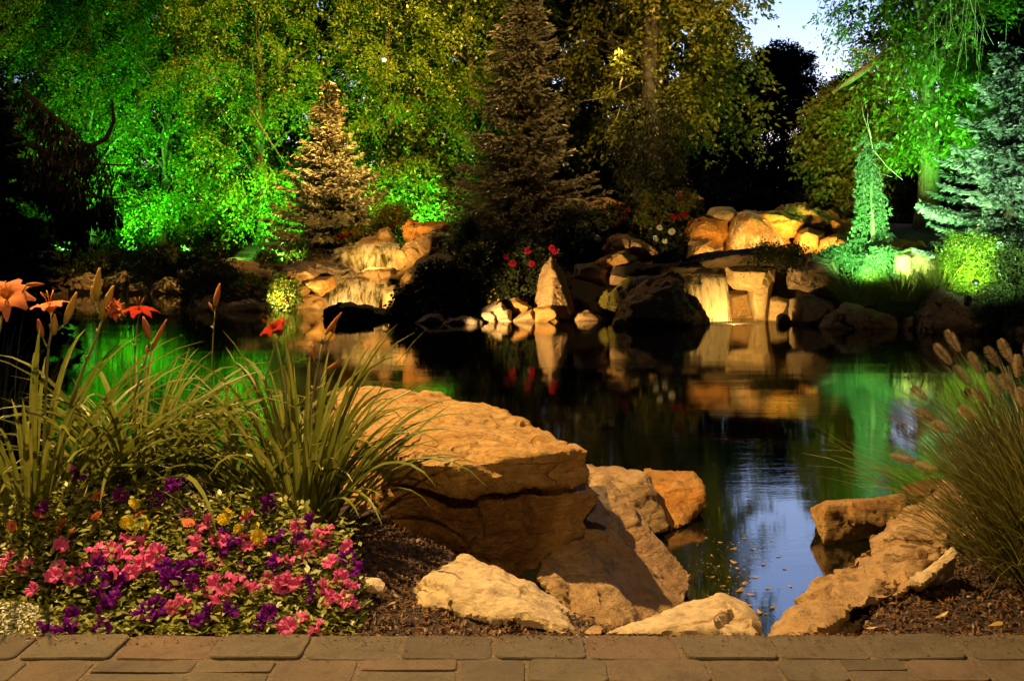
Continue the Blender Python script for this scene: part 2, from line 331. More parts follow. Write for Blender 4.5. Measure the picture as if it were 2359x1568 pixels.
# ------------------------------------------------------------------ path of worn pavers
def build_path():
    V, Fc = [], []; rr = random.Random(3)
    def stone(x0, x1, y0, y1, z):
        g = .0035; x0 += g; x1 -= g; y0 += g; y1 -= g
        r = min(x1 - x0, y1 - y0) * rr.uniform(.10, .2); pts = []
        for cx, cy_, a0 in ((x1 - r, y1 - r, 0), (x0 + r, y1 - r, 90), (x0 + r, y0 + r, 180), (x1 - r, y0 + r, 270)):
            for k in range(5):
                a = R(a0 + k * 22.5); pts.append([cx + r * math.cos(a), cy_ + r * math.sin(a)])
        q = []
        for i, p in enumerate(pts):                       # points along the long sides, then wobble
            n_ = pts[(i + 1) % len(pts)]; L = math.dist(p, n_); k = max(1, int(L / .018))
            for s in range(k): q.append((p[0] + (n_[0] - p[0]) * s / k, p[1] + (n_[1] - p[1]) * s / k))
        c = ((x0 + x1) / 2, (y0 + y1) / 2); n = len(q); sx, sy = rr.uniform(-.02, .02), rr.uniform(-.02, .02); b0 = len(V)
        sd = rr.random() * 100
        wob = [1 - .018 * abs(math.sin(i * .9 + sd) * math.sin(i * .37 + sd * 2)) - rr.uniform(0, .007) for i in range(n)]
        for ins, dz in ((1.0, -.05), (1.0, -.009), (.988, -.003), (.965, 0)):
            for (px, py), wv in zip(q, wob):
                X = c[0] + (px - c[0]) * ins * wv; Y = c[1] + (py - c[1]) * ins * wv
                V.append((X, Y, z + dz + sx * (X - c[0]) + sy * (Y - c[1])))
        for l in range(3):
            for i in range(n):
                j = (i + 1) % n; Fc.append((b0 + l * n + i, b0 + l * n + j, b0 + l * n + n + j, b0 + l * n + n + i))
        Fc.append(tuple(b0 + 3 * n + i for i in range(n)))
    x = -.281 - 10 * .2362; edge = 2.632
    while x < 2.7:
        wd = .2362; stone(x + rr.uniform(-.003, .003), x + wd + rr.uniform(-.003, .003), 2.471, edge, .5 + rr.uniform(-.003, .003)); x += wd
    y = 2.471
    while y > 1.2:
        dp = .135; x = -2.7 - rr.random() * .2
        while x < 2.7:
            wd = rr.choice((.17, .20, .24, .16)) * rr.uniform(.95, 1.05)
            if rr.random() < .38:
                h = dp * rr.uniform(.38, .6); stone(x, x + wd, y - h, y, .5 + rr.uniform(-.003, .002)); w2 = wd
                stone(x, x + w2, y - dp, y - h, .5 + rr.uniform(-.003, .002))
            else: stone(x, x + wd, y - dp, y, .5 + rr.uniform(-.003, .003))
            x += wd
        y -= dp
    nf = len(Fc); b0 = len(V)
    gx = np.linspace(-6, 6, 160); gy = np.linspace(-6, 2.63, 90)
    GV, GF = grid(gx, gy, lambda x, y: .4945 + .004 * fbm(np.stack([x * 9, y * 9, x * 0], 1), 2))
    V += [tuple(v) for v in GV]; F2 = [tuple(int(k) + b0 for k in f) for f in GF]
    me = mesh('path', V, Fc + F2); o = link('path', me, [M['paver'], M['sand']])
    me.polygons.foreach_set('material_index', np.array([0] * nf + [1] * len(F2), np.int32))
    tag(o, kind='structure')
build_path()

# ------------------------------------------------------------------ rocks
def hull_mesh(hulls):
    bm = bmesh.new()
    for pts in hulls:
        b2 = bmesh.new()
        for p in pts: b2.verts.new(p)
        r = bmesh.ops.convex_hull(b2, input=b2.verts)
        bmesh.ops.delete(b2, geom=list({g for g in r['geom_interior'] + r['geom_unused'] if isinstance(g, bmesh.types.BMVert)}), context='VERTS')
        tm = bpy.data.meshes.new('t'); b2.to_mesh(tm); b2.free(); bm.from_mesh(tm); bpy.data.meshes.remove(tm)
    me = bpy.data.meshes.new('boulder'); bm.to_mesh(me); bm.free(); return me
def rock(label, hulls, mat, vox=.02, amp=.02, seed=0, cell=3., bed=(0, 0, 1), bedf=0, beda=0, name='boulder', group=None, cat='rock', pick=None, fine=1.0):
    hulls = [[Vector(p) for p in h] for h in hulls]
    al = np.array([tuple(p) for h in hulls for p in h]); c = Vector(((al[:, 0].min() + al[:, 0].max()) / 2, (al[:, 1].min() + al[:, 1].max()) / 2, al[:, 2].min()))
    me = hull_mesh([[p - c for p in h] for h in hulls])
    o = bpy.data.objects.new(name, me); COL.objects.link(o)
    md = o.modifiers.new('r', 'REMESH'); md.mode = 'VOXEL'; md.voxel_size = vox
    dg = bpy.context.evaluated_depsgraph_get(); dg.update()
    m2 = bpy.data.meshes.new_from_object(o.evaluated_get(dg)); o.modifiers.clear(); o.data = m2; bpy.data.meshes.remove(me); m2.name = 'boulder'
    n = len(m2.vertices); co = np.empty(n * 3, np.float32); m2.vertices.foreach_get('co', co); co = co.reshape(-1, 3).astype(float)
    no = np.empty(n * 3, np.float32); m2.vertex_normals.foreach_get('vector', no); no = no.reshape(-1, 3).astype(float)
    p = co + np.array(c); s = seed * 13
    q0 = p * cell + .35 * np.stack([fbm(p * cell * 1.5, s + k, 3) for k in (0, 1, 2)], 1)
    fa = .62 if c.y < 8 else .8
    d = amp * (fa * facet(q0 * .7, s) + fa * .5 * facet(q0 * 1.9, s + 2) + .5 * fbm(p * cell, s + 3) + (.6 if c.y < 8 else .45) * fine * fbm(p * cell * 6, s + 5))
    if bedf:
        q = (p @ np.array(Vector(bed).normalized())) * bedf + .7 * fbm(p * cell, s + 8)
        k = q - np.floor(q); d += beda * (np.where(k < .8, k / .8, (1 - k) / .2) - .5) * (1 + _h(np.floor(q).astype(int), 1, 1, s))
    co = co + no * d[:, None]
    m2.vertices.foreach_set('co', co.astype(np.float32).ravel()); m2.update()
    for mm in (mat if isinstance(mat, list) else [mat]): m2.materials.append(mm)
    if pick is not None:
        fc = np.empty(len(m2.polygons) * 3, np.float32); m2.polygons.foreach_get('center', fc); fc = fc.reshape(-1, 3) + np.array(c)
        fn = np.empty(len(m2.polygons) * 3, np.float32); m2.polygons.foreach_get('normal', fn)
        m2.polygons.foreach_set('material_index', pick(fc, fn.reshape(-1, 3)).astype(np.int32))
    m2.polygons.foreach_set('use_smooth', np.ones(len(m2.polygons), bool)); m2.set_sharp_from_angle(angle=R(38))
    o.location = c; tag(o, label, cat, group); return o
def brock(label, outl, d, thick, mat, amp=None, seed=0, group=None, push=None, sink=.15, vox=None, cell=1.6, bedf=0, beda=0, lean=0, more=None, **kw):
    """a boulder met in the photograph by its outline: own distance, bulging front, narrower back"""
    rr = random.Random(seed); hulls = []; bottom = max(p[1] for p in outl)
    for ol_ in [outl] + (more or []):
        cx = sum(p[0] for p in ol_) / len(ol_); cyy = sum(p[1] for p in ol_) / len(ol_); pts = []; ymax = max(p[1] for p in ol_)
        for (x, y) in ol_:
            dd = d + lean * (ymax - y) / F * d
            a = P(x, y, dd); pts.append(a)
            pts.append(P(cx + (x - cx) * .62, cyy + (y - cyy) * .62 + 2, dd - thick * rr.uniform(.3, .48)))
            b = P(cx + (x - cx) * .8, cyy + (y - cyy) * .78, dd); pts.append(b + Vector((0, thick * rr.uniform(.4, .6), 0)))
            if y > ymax - 6 and not more: pts.append(a - Vector((0, 0, sink))); pts.append(b + Vector((0, thick * .45, -sink)))
        hulls.append(pts)
    for (x, y, k) in (push or []): hulls[0].append(P(x, y, d - k))
    wd = (max(p[0] for p in outl) - min(p[0] for p in outl)) / F * d
    return rock(label, hulls, mat, vox or max(.022, wd / 75), amp if amp is not None else min(.12, wd * .045), seed, cell, bedf=bedf, beda=beda, group=group, **kw)

# -- foreground
top = [(765, 905, 5.0), (805, 957, 4.45), (885, 1040, 3.98), (1000, 1056, 3.92), (1062, 1076, 3.86), (1150, 1062, 3.92), (1275, 1040, 4.02), (1350, 1040, 4.1), (1335, 1024, 4.25), (1195, 988, 4.6), (1115, 932, 5.2), (960, 900, 5.6), (860, 884, 5.6)]
A = [P(*q) for q in top]
mid = [P(q[0], q[1], q[2]) - Vector((0, 0, .13)) for q in top]
low = [P(800, 1150, 4.35), P(790, 1290, 4.05), P(905, 1300, 4.02), P(1000, 1310, 4.0), P(1178, 1328, 3.97), P(1245, 1305, 4.02), P(1340, 1230, 4.13), P(1372, 1150, 4.16), P(1365, 1100, 4.28), P(1150, 1250, 5.0), P(850, 1250, 5.2), P(905, 1160, 4.0), P(1180, 1190, 4.0)]
lowh = [P(885, 1110, 4.02), P(1062, 1125, 3.99), P(1280, 1105, 4.11)] + low
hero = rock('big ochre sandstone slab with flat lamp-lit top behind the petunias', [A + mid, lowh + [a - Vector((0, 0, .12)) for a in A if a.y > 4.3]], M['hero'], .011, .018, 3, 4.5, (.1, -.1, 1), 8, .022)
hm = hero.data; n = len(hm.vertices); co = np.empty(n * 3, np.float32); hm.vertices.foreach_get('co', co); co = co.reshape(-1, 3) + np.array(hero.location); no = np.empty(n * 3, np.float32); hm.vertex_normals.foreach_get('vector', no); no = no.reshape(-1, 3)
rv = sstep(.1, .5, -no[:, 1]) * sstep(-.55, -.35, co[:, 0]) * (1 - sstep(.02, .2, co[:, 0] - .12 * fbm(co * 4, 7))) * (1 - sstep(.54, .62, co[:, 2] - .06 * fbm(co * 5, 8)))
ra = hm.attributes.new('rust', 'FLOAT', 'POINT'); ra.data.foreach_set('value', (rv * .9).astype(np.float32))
rock('cream rock with pointed peak rising from mulch in front of the ochre slab', [[P(940, 1352, 3.02), P(1058, 1268, 3.25), P(1085, 1275, 3.25), P(1190, 1345, 3.2), P(1290, 1395, 3.1), P(1385, 1452, 2.92), P(1300, 1462, 2.72), P(1240, 1425, 2.74), P(1000, 1370, 2.9), P(960, 1400, 2.9), P(1100, 1420, 2.8), P(1080, 1330, 3.0), P(1340, 1500, 2.9), P(1000, 1450, 3.1), P(1150, 1400, 3.4)]], M['cream'], .011, .02, 5, 5, (.3, 0, 1), 6, .008)
rock('low cream rock at the paver edge near the middle of the pond bank', [[P(1392, 1458, 2.72), P(1500, 1425, 2.86), P(1600, 1384, 2.98), P(1665, 1372, 3.02), P(1715, 1392, 3.0), P(1752, 1445, 2.86), P(1740, 1462, 2.72), P(1640, 1440, 2.74), P(1500, 1500, 2.74), P(1740, 1530, 2.9), P(1600, 1480, 3.25)]], M['cream'], .011, .014, 6, 5)
rock('tilted brown slab leaning below the ochre sandstone block down to the water', [[P(1368, 1088, 4.75), P(1395, 1095, 4.7), P(1500, 1205, 4.6), P(1596, 1330, 4.4), P(1575, 1400, 4.1), P(1500, 1432, 3.95), P(1405, 1452, 3.7), P(1320, 1420, 3.7), P(1235, 1330, 3.85), P(1300, 1200, 4.3), P(1400, 1560, 4.2), P(1550, 1480, 4.6)]], M['tan'], .013, .016, 7, 3.0, (.7, 0, .7), 7, .016)
rock('small dark stone wedged between the ochre block and the tilted slab', [[P(1360, 1115, 4.35), P(1395, 1115, 4.4), P(1415, 1180, 4.3), P(1400, 1220, 4.2), P(1350, 1200, 4.15), P(1350, 1150, 4.5)]], M['grey'], .012, .01, 8)
rock('grey-brown flat-topped rock in the water right of the ochre block', [[P(1345, 1068, 5.75), P(1430, 1072, 5.8), P(1495, 1086, 5.6), P(1520, 1150, 5.4), P(1545, 1222, 5.3), P(1450, 1240, 5.1), P(1380, 1150, 5.2), P(1360, 1090, 5.45), P(1480, 1100, 5.4), P(1400, 1260, 5.8)]], M['tan'], .02, .025, 9, 3)
rock('orange block standing in the water behind the grey-brown rock', [[P(1480, 1080, 5.95), P(1600, 1084, 5.95), P(1618, 1130, 5.75), P(1622, 1160, 5.7), P(1590, 1205, 5.5), P(1545, 1218, 5.4), P(1500, 1170, 5.5), P(1590, 1090, 6.4), P(1490, 1085, 6.4), P(1560, 1290, 5.9)]], M['orange'], .018, .02, 10, 3.5, (0, 0, 1), 6, .02)
rock('square tan block standing alone in the water on the right', [[P(1865, 1172, 5.45), P(1900, 1157, 5.5), P(2085, 1143, 5.6), P(2088, 1175, 5.5), P(2040, 1215, 5.3), P(1980, 1248, 5.2), P(1895, 1255, 5.12), P(1900, 1165, 5.2), P(1960, 1320, 5.3), P(2070, 1150, 6.0), P(1890, 1160, 5.9), P(2060, 1290, 5.9)]], M['honey'], .014, .014, 11, 4, (0, 0, 1), 5, .01)
rock('long pale rock running diagonally from path edge up beside the fountain grass', [[P(1785, 1452, 2.78), P(1850, 1400, 3.05), P(1905, 1330, 3.3), P(1990, 1275, 3.5), P(2010, 1330, 3.15), P(1950, 1410, 2.85), P(1900, 1450, 2.75), P(1820, 1470, 2.72), P(1900, 1640, 3.2), P(1800, 1600, 3.0), P(1990, 1600, 3.0)],
      [P(1905, 1330, 3.3), P(2010, 1235, 3.65), P(2140, 1115, 4.1), P(2250, 1100, 4.2), P(2290, 1180, 3.9), P(2240, 1290, 3.5), P(2085, 1360, 3.0), P(1980, 1400, 2.88), P(2200, 1400, 3.6), P(2000, 1450, 3.3), P(2100, 1230, 3.5)]], M['tan'], .013, .032, 12, 4.2, (-.5, .2, .8), 7, .022)
rock('small pale rock slab poking out between long rock and grass', [[P(2098, 1335, 3.0), P(2195, 1252, 3.1), P(2210, 1275, 3.05), P(2120, 1350, 2.95), P(2200, 1330, 3.2), P(2110, 1370, 3.1)]], M['cream'], .01, .01, 13, 5)
rock('reddish flat rock half under water behind the long pale rock', [[P(2072, 1122, 6.2), P(2110, 1105, 6.3), P(2190, 1098, 6.3), P(2190, 1140, 6.0), P(2100, 1140, 6.0), P(2130, 1180, 6.4)]], M['orange'], .02, .015, 14)
rock('rounded grey pebble in the mulch right of the petunias', [[P(812, 1345, 2.98), P(840, 1327, 3.02), P(875, 1330, 3.02), P(893, 1350, 2.98), P(880, 1366, 2.93), P(830, 1366, 2.93), P(850, 1345, 2.92), P(850, 1345, 3.08)]], M['cream'], .006, .004, 15, 6, name='stone', cat='stone')
rock('small grey stone half hidden below the rounded pebble', [[P(815, 1392, 2.85), P(835, 1378, 2.88), P(858, 1388, 2.86), P(850, 1400, 2.82), P(820, 1400, 2.82), P(840, 1390, 2.95)]], M['cream'], .006, .003, 16, 6, name='stone', cat='stone')
rock('tan chip of stone at paver edge between the two cream rocks', [[P(1342, 1452, 2.72), P(1370, 1436, 2.78), P(1392, 1442, 2.78), P(1388, 1458, 2.7), P(1350, 1462, 2.7), P(1370, 1470, 2.75)]], M['tan'], .005, .003, 17, 6, name='stone', cat='stone')

# -- far bank: left falls
brock('orange flat-topped rock crowning the left waterfall', [(928, 522), (960, 510), (1040, 512), (1035, 528), (1000, 552), (940, 553)], 28.4, 1.2, M['orange'], seed=21, bedf=2.5, beda=.05)
brock('bright rock bank sloping down right of the upper left waterfall', [(905, 585), (940, 558), (1000, 528), (1010, 545), (1005, 585), (960, 618), (910, 628)], 27.7, 1.0, M['tan'], seed=22)
brock('small pale rock left of the orange capping rock', [(862, 548), (875, 528), (895, 522), (908, 545), (900, 556)], 28.6, .7, M['tan'], seed=23)
brock('low long rock behind upper lip of left waterfall', [(790, 578), (800, 562), (865, 545), (905, 552), (900, 578)], 28.5, .8, M['tan'], seed=24)
brock('mossy rock face behind upper sheet of left waterfall', [(757, 625), (770, 578), (800, 562), (905, 560), (925, 580), (925, 632)], 28.4, 1.2, M['moss'], seed=25, amp=.03)
brock('mossy rock wall behind lower sheet of left waterfall', [(725, 712), (730, 650), (900, 650), (905, 712)], 28.0, 1.2, M['moss'], seed=26, amp=.05)
brock('dark slab on left side of middle ledge of the left waterfall', [(640, 622), (660, 610), (760, 606), (830, 620), (845, 640), (760, 646), (690, 636)], 27.2, 1.4, M['grey'], seed=27, bedf=3, beda=.05)
brock('dark slab in front of the mossy upper sheet', [(815, 634), (850, 618), (910, 618), (912, 632), (880, 640)], 26.9, .9, M['tan'], seed=28)
brock('broad tan rock under the ledge beside the lower left waterfall', [(620, 650), (650, 618), (715, 614), (745, 630), (735, 655), (700, 668), (650, 665)], 26.5, 1.0, M['tan'], seed=29)
brock('tan rock shelf just left of the lower left waterfall', [(690, 650), (705, 640), (765, 640), (770, 660), (740, 668), (700, 660)], 26.3, .9, M['honey'], seed=30)
brock('grey flat rock at left end of the waterfall ledge', [(500, 638), (515, 608), (560, 602), (640, 622), (640, 640), (560, 648)], 28.0, 1.4, M['grey'], seed=31)
brock('flat brown slab lying on ledge behind grey flat rock', [(600, 612), (640, 600), (720, 600), (740, 612), (680, 620)], 28.6, 1.0, M['tan'], seed=32)
brock('small block leaning on ledge left of upper sheet', [(698, 608), (712, 592), (765, 600), (762, 615), (705, 615)], 28.2, .7, M['tan'], seed=33)
brock('pale rock at right foot of lower left waterfall', [(880, 705), (882, 665), (910, 655), (925, 690), (915, 712), (890, 714)], 26.0, .9, M['cream'], seed=34)
brock('rounded pale rock in water behind the lower left waterfall splash', [(636, 714), (650, 692), (700, 680), (748, 690), (756, 714)], 26.6, .7, M['tan'], seed=35)
brock('grey rounded rock right of the left waterfall ledge', [(922, 655), (935, 622), (965, 620), (985, 650), (960, 672), (930, 668)], 26.6, .9, M['tan'], seed=36)
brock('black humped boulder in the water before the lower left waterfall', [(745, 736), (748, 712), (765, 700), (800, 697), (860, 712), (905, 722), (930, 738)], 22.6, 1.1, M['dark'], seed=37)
brock('long flat grey rock at the pond edge left of the bright flowers', [(500, 716), (520, 700), (570, 690), (610, 694), (625, 712)], 25.8, 1.0, M['grey'], seed=38)
brock('low grey rock at the pond edge left of the long flat rock', [(432, 714), (440, 690), (470, 678), (500, 682), (520, 700), (510, 716)], 26.0, 1.0, M['grey'], seed=39)
for i, (lab, o_, d_) in enumerate([('squared grey rock standing on the far left shore', [(405, 648), (408, 622), (470, 620), (476, 646)], 34), ('rounded grey rock at the far left waterline', [(344, 670), (348, 652), (380, 640), (412, 648), (420, 670)], 36), ('broad dim rock on the far left waterline', [(152, 670), (160, 642), (200, 630), (235, 645), (232, 672)], 36.5), ('slanting dim rock beside the broad rock on far left shore', [(228, 664), (240, 640), (290, 624), (285, 650), (255, 668)], 37), ('small dim stone between larger rocks on far left shore', [(290, 672), (298, 655), (325, 650), (340, 672)], 36)]):
    brock(lab, o_, d_, 1.0, M['grey'], seed=41 + i)
# -- far bank: centre
brock('tall pointed standing rock at the centre waterline', [(1224, 736), (1234, 680), (1250, 618), (1268, 590), (1282, 598), (1302, 640), (1316, 690), (1330, 736)], 22.6, 1.4, M['tan'], amp=.03, seed=51, push=[(1268, 720, 1.0), (1264, 640, .6)], cell=2.2)
brock('brown low wedge rock at foot of the standing rock', [(1228, 735), (1230, 710), (1270, 702), (1290, 716), (1290, 736)], 21.7, .6, M['honey'], seed=52)
brock('pale low slab at waterline left of the brown wedge', [(1180, 738), (1200, 722), (1228, 710), (1238, 736)], 21.7, .6, M['tan'], seed=53)
brock('dark tilted rock behind the bright stacked stones', [(1170, 690), (1185, 684), (1228, 705), (1225, 716), (1190, 724)], 22.2, .6, M['honey'], seed=54)
brock('bright layered stone at centre waterline', [(1130, 736), (1128, 712), (1155, 698), (1175, 712), (1180, 735)], 21.7, .6, M['cream'], seed=55, bedf=4, beda=.05)
brock('bright round stone at the waterline beside the layered stone', [(1108, 736), (1110, 722), (1130, 716), (1145, 726), (1142, 737)], 21.5, .4, M['cream'], seed=56)
brock('grey rock sloping behind the bright layered stone', [(1085, 735), (1110, 712), (1145, 694), (1165, 704), (1150, 735)], 22.2, .7, M['grey'], seed=57)
brock('small jagged rocks right of the standing rock at waterline', [(1318, 738), (1322, 720), (1355, 714), (1385, 728), (1390, 738)], 22.2, .7, M['tan'], seed=58)
brock('dim rounded rock left of the standing rock on the bank', [(1098, 665), (1112, 640), (1150, 636), (1190, 655), (1222, 682), (1180, 692), (1120, 684)], 24, 1.2, M['grey'], seed=59)
brock('low dim rock at waterline under red flowers', [(1000, 746), (1030, 732), (1070, 726), (1110, 742), (1100, 748)], 21.1, .6, M['grey'], seed=60)
brock('low flat dim rock left of the other low rock under the red flowers', [(955, 744), (985, 724), (1010, 722), (1030, 740), (1020, 746)], 21.3, .6, M['grey'], seed=61)
# -- far bank: right falls
brock('large dark pyramid-shaped rock standing in the water', [(1408, 748), (1420, 710), (1450, 680), (1500, 650), (1545, 630), (1560, 636), (1600, 690), (1622, 722), (1632, 748)], 21.0, 1.7, M['tan'], seed=62, push=[(1560, 735, .95), (1450, 735, .7), (1535, 650, .35)], cell=1.8)
brock('small stone at left foot of the pyramid rock', [(1408, 750), (1412, 735), (1430, 730), (1446, 742), (1440, 752)], 20.3, .4, M['tan'], seed=63)
brock('bright overhanging rock lit right of the lower right waterfall', [(1672, 650), (1670, 612), (1720, 606), (1786, 618), (1778, 662), (1740, 672), (1690, 668)], 22.2, .8, M['cream'], amp=.022, seed=64, cell=1.4, more=[[(1728, 650), (1782, 640), (1772, 700), (1768, 745), (1738, 742), (1724, 690)]])
brock('dark shadowed rock behind foot of the lower right waterfall', [(1675, 738), (1672, 672), (1745, 660), (1745, 738)], 22.9, .8, M['tan'], seed=65)
brock('bright square rock at the waterline right of the overhanging rock', [(1766, 740), (1768, 684), (1790, 680), (1824, 690), (1826, 742)], 22.2, .6, M['cream'], seed=66)
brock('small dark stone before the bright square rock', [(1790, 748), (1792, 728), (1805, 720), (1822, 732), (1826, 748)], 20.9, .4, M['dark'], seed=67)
brock('dark block at the waterline right of the bright square rock', [(1828, 750), (1828, 686), (1870, 680), (1920, 700), (1930, 730), (1900, 752)], 21.0, 1.2, M['grey'], seed=68)
brock('mossy rock wall behind the lower right waterfall', [(1560, 745), (1560, 630), (1690, 630), (1690, 745)], 23.4, 1.2, M['moss'], seed=69, amp=.05)
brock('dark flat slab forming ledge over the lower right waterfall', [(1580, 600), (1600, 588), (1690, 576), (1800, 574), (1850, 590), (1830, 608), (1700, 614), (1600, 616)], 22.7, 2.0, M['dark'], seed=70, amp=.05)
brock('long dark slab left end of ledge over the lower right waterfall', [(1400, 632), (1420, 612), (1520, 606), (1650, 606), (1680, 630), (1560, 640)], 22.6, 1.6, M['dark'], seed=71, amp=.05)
brock('mossy stepped rock left of the pyramid rock', [(1380, 705), (1395, 680), (1430, 650), (1460, 632), (1520, 626), (1540, 650), (1500, 690), (1440, 712)], 22.6, 1.2, M['moss'], seed=72, cell=2.2)
brock('small tan rock on bank above the mossy stepped rock', [(1405, 640), (1415, 615), (1440, 608), (1460, 625), (1450, 645)], 23.2, .7, M['tan'], seed=73)
brock('big rounded rock behind bank left of the upper right cascade', [(1390, 575), (1400, 548), (1430, 536), (1480, 552), (1530, 570), (1545, 596), (1480, 605), (1400, 605)], 25, 1.4, M['tan'], seed=74)
brock('wedge-shaped brown rock in front of the big rounded rock', [(1355, 608), (1400, 585), (1440, 574), (1470, 595), (1465, 612), (1400, 616)], 24, 1.0, M['honey'], seed=75)
brock('brown rock low between wedge rock and standing rock', [(1320, 640), (1325, 610), (1360, 605), (1400, 618), (1400, 650)], 23.6, .8, M['grey'], seed=76)
brock('bright rounded rock top left of the upper right cascade', [(1628, 495), (1640, 478), (1680, 476), (1702, 490), (1698, 510), (1660, 514)], 25.4, .9, M['cream'], seed=77)
brock('glowing orange boulder under the bright rounded rock', [(1575, 545), (1584, 512), (1622, 494), (1672, 510), (1682, 540), (1660, 562), (1595, 562)], 25, 1.0, M['orange'], seed=78)
brock('pale low rock at left foot of the upper right cascade', [(1580, 590), (1590, 560), (1630, 552), (1668, 570), (1660, 592), (1620, 600)], 24.5, .9, M['tan'], seed=79)
brock('domed wet rock carrying the upper right cascade', [(1666, 580), (1672, 540), (1690, 502), (1712, 484), (1738, 486), (1775, 505), (1815, 540), (1830, 578)], 25, 1.2, M['honey'], seed=80, amp=.04)
brock('long orange slab right of the upper right cascade', [(1735, 508), (1748, 486), (1800, 488), (1850, 506), (1842, 532), (1800, 536)], 24.9, 1.0, M['orange'], seed=81, bedf=4, beda=.05)
brock('big tan boulder at the top right of upper cascade', [(1775, 500), (1800, 480), (1842, 464), (1905, 484), (1968, 518), (1972, 548), (1880, 552), (1800, 525)], 25.8, 1.6, M['honey'], seed=82, bedf=3, beda=.07)
brock('tan block below the big boulder right of upper cascade', [(1830, 572), (1835, 535), (1860, 522), (1900, 535), (1895, 574)], 24.6, .9, M['honey'], seed=83)
brock('flat pale rock at right end of the upper cascade', [(1880, 577), (1886, 548), (1930, 538), (1972, 548), (1978, 566), (1920, 578)], 24.4, 1.0, M['honey'], seed=84)
brock('dim flat rock on slope left of the vine-covered trunk', [(1305, 470), (1330, 456), (1400, 458), (1440, 470), (1430, 500), (1340, 505)], 28.5, 1.4, M['tan'], seed=85)
brock('orange rock glimpsed under the tall spruce', [(1245, 478), (1260, 455), (1310, 450), (1325, 470), (1300, 490)], 28.8, 1.0, M['orange'], seed=86)
brock('flat tan rock behind rose bush right of the vine-covered trunk', [(1500, 450), (1510, 434), (1555, 433), (1600, 448), (1625, 458), (1600, 475), (1510, 470)], 27.5, 1.2, M['tan'], seed=87)
# -- far bank: right
brock('big dim rounded rock on bank below the green junipers', [(1815, 665), (1825, 620), (1870, 585), (1920, 600), (1940, 640), (1930, 672)], 21.6, 1.2, M['grey'], seed=88)
brock('broad dark boulder at right waterline', [(1880, 758), (1900, 730), (1945, 704), (2010, 710), (2070, 730), (2078, 755)], 19.9, 1.1, M['grey'], seed=89)
brock('large dark triangular boulder at right waterline', [(2120, 766), (2125, 730), (2150, 680), (2168, 662), (2200, 672), (2270, 705), (2310, 760), (2305, 768)], 19.0, 1.3, M['grey'], seed=90)
brock('small stones between the two dark boulders on right', [(2078, 756), (2085, 732), (2105, 728), (2122, 745), (2120, 760)], 19.6, .5, M['grey'], seed=91)
brock('grey rock cut by the right edge of the photo at waterline', [(2315, 770), (2330, 745), (2365, 728), (2420, 750), (2420, 775)], 18.5, .8, M['grey'], seed=92)
brock('flat-topped rock lit green beside the green bush', [(2050, 630), (2060, 585), (2110, 570), (2150, 580), (2170, 610), (2165, 640), (2100, 640)], 20.8, 1.2, M['cream'], seed=93, cell=1.5)
brock('flat brown rock at foot of the trunk beside the weeping spruce', [(2030, 560), (2050, 552), (2120, 556), (2140, 568), (2060, 574)], 22.5, .8, M['orange'], seed=94)

# ------------------------------------------------------------------ waterfalls
def fall(label, lip, drop_to, throw, mat, curve=.5, seed=0):
    """sheet of water: runs over a lip (list of points left to right) and falls to drop_to (list of points)"""
    nu, nv = 90, 26; V = []; rr = np.random.default_rng(seed); jit = fbm(np.stack([np.linspace(0, 14, nu), np.zeros(nu), np.zeros(nu)], 1), seed, 3)
    L = np.array([tuple(p) for p in lip]); D = np.array([tuple(p) for p in drop_to])
    us = np.linspace(0, 1, nu)
    def at(A, u): k = np.linspace(0, 1, len(A)); return np.stack([np.interp(u, k, A[:, i]) for i in range(3)], 1)
    a, b = at(L, us), at(D, us)
    for j in range(nv):
        v = j / (nv - 1)
        if v < .25: q = a + np.array((0, .35, .03)) * (1 - v / .25)
        else:
            s = (v - .25) / .75; q = a + (b - a) * np.array((s, s ** curve, s ** 1.6 if curve < .9 else s))
        q = q + np.stack([0 * us, -.05 * jit * min(1, v * 3), .02 * jit * (1 - v)], 1); V += list(q)
    Fc = [(j * nu + i, j * nu + i + 1, (j + 1) * nu + i + 1, (j + 1) * nu + i) for j in range(nv - 1) for i in range(nu - 1)]
    c = L.mean(0); o = link('waterfall', mesh('waterfall', [np.array(q) - c for q in V], Fc), mat, loc=c, smooth=True)
    tag(o, label, 'waterfall'); return o
fall('silky lower sheet of the left waterfall dropping into the pond', [P(735, 642, 27.1), P(810, 640, 26.9), P(898, 642, 27.0)], [P(722, 712, 26.7), P(810, 713, 26.4), P(890, 714, 26.5)], .2, M['fall'], seed=1)
fall('upper sheet of the left waterfall sliding over the mossy face', [P(775, 572, 28.0), P(850, 560, 27.8), P(920, 562, 27.9)], [P(755, 622, 27.5), P(840, 630, 27.3), P(928, 630, 27.4)], .2, M['film'], .6, seed=2)
fall('short topmost spill of the left waterfall', [P(868, 549, 28.5), P(915, 548, 28.5)], [P(858, 564, 28.2), P(915, 564, 28.2)], .2, M['fall'], seed=3)
fall('curtain of water of the lower right waterfall beside the pyramid rock', [P(1562, 634, 22.1), P(1620, 632, 22.0), P(1668, 634, 22.1)], [P(1580, 742, 21.7), P(1630, 742, 21.6), P(1686, 742, 21.7)], .3, M['fall'], seed=4)
fall('upper right cascade flowing down the domed wet rock', [P(1700, 492, 24.75), P(1725, 486, 24.7), P(1745, 494, 24.75)], [P(1672, 578, 23.95), P(1740, 580, 23.85), P(1815, 576, 23.95)], .3, M['film'], .8, seed=5)
fall('thin trickle over the mossy stepped rock left of pyramid rock', [P(1425, 652, 22.0), P(1470, 636, 21.9), P(1520, 634, 21.9)], [P(1395, 700, 21.6), P(1440, 706, 21.5), P(1490, 700, 21.5)], .3, M['film'], .7, seed=6)

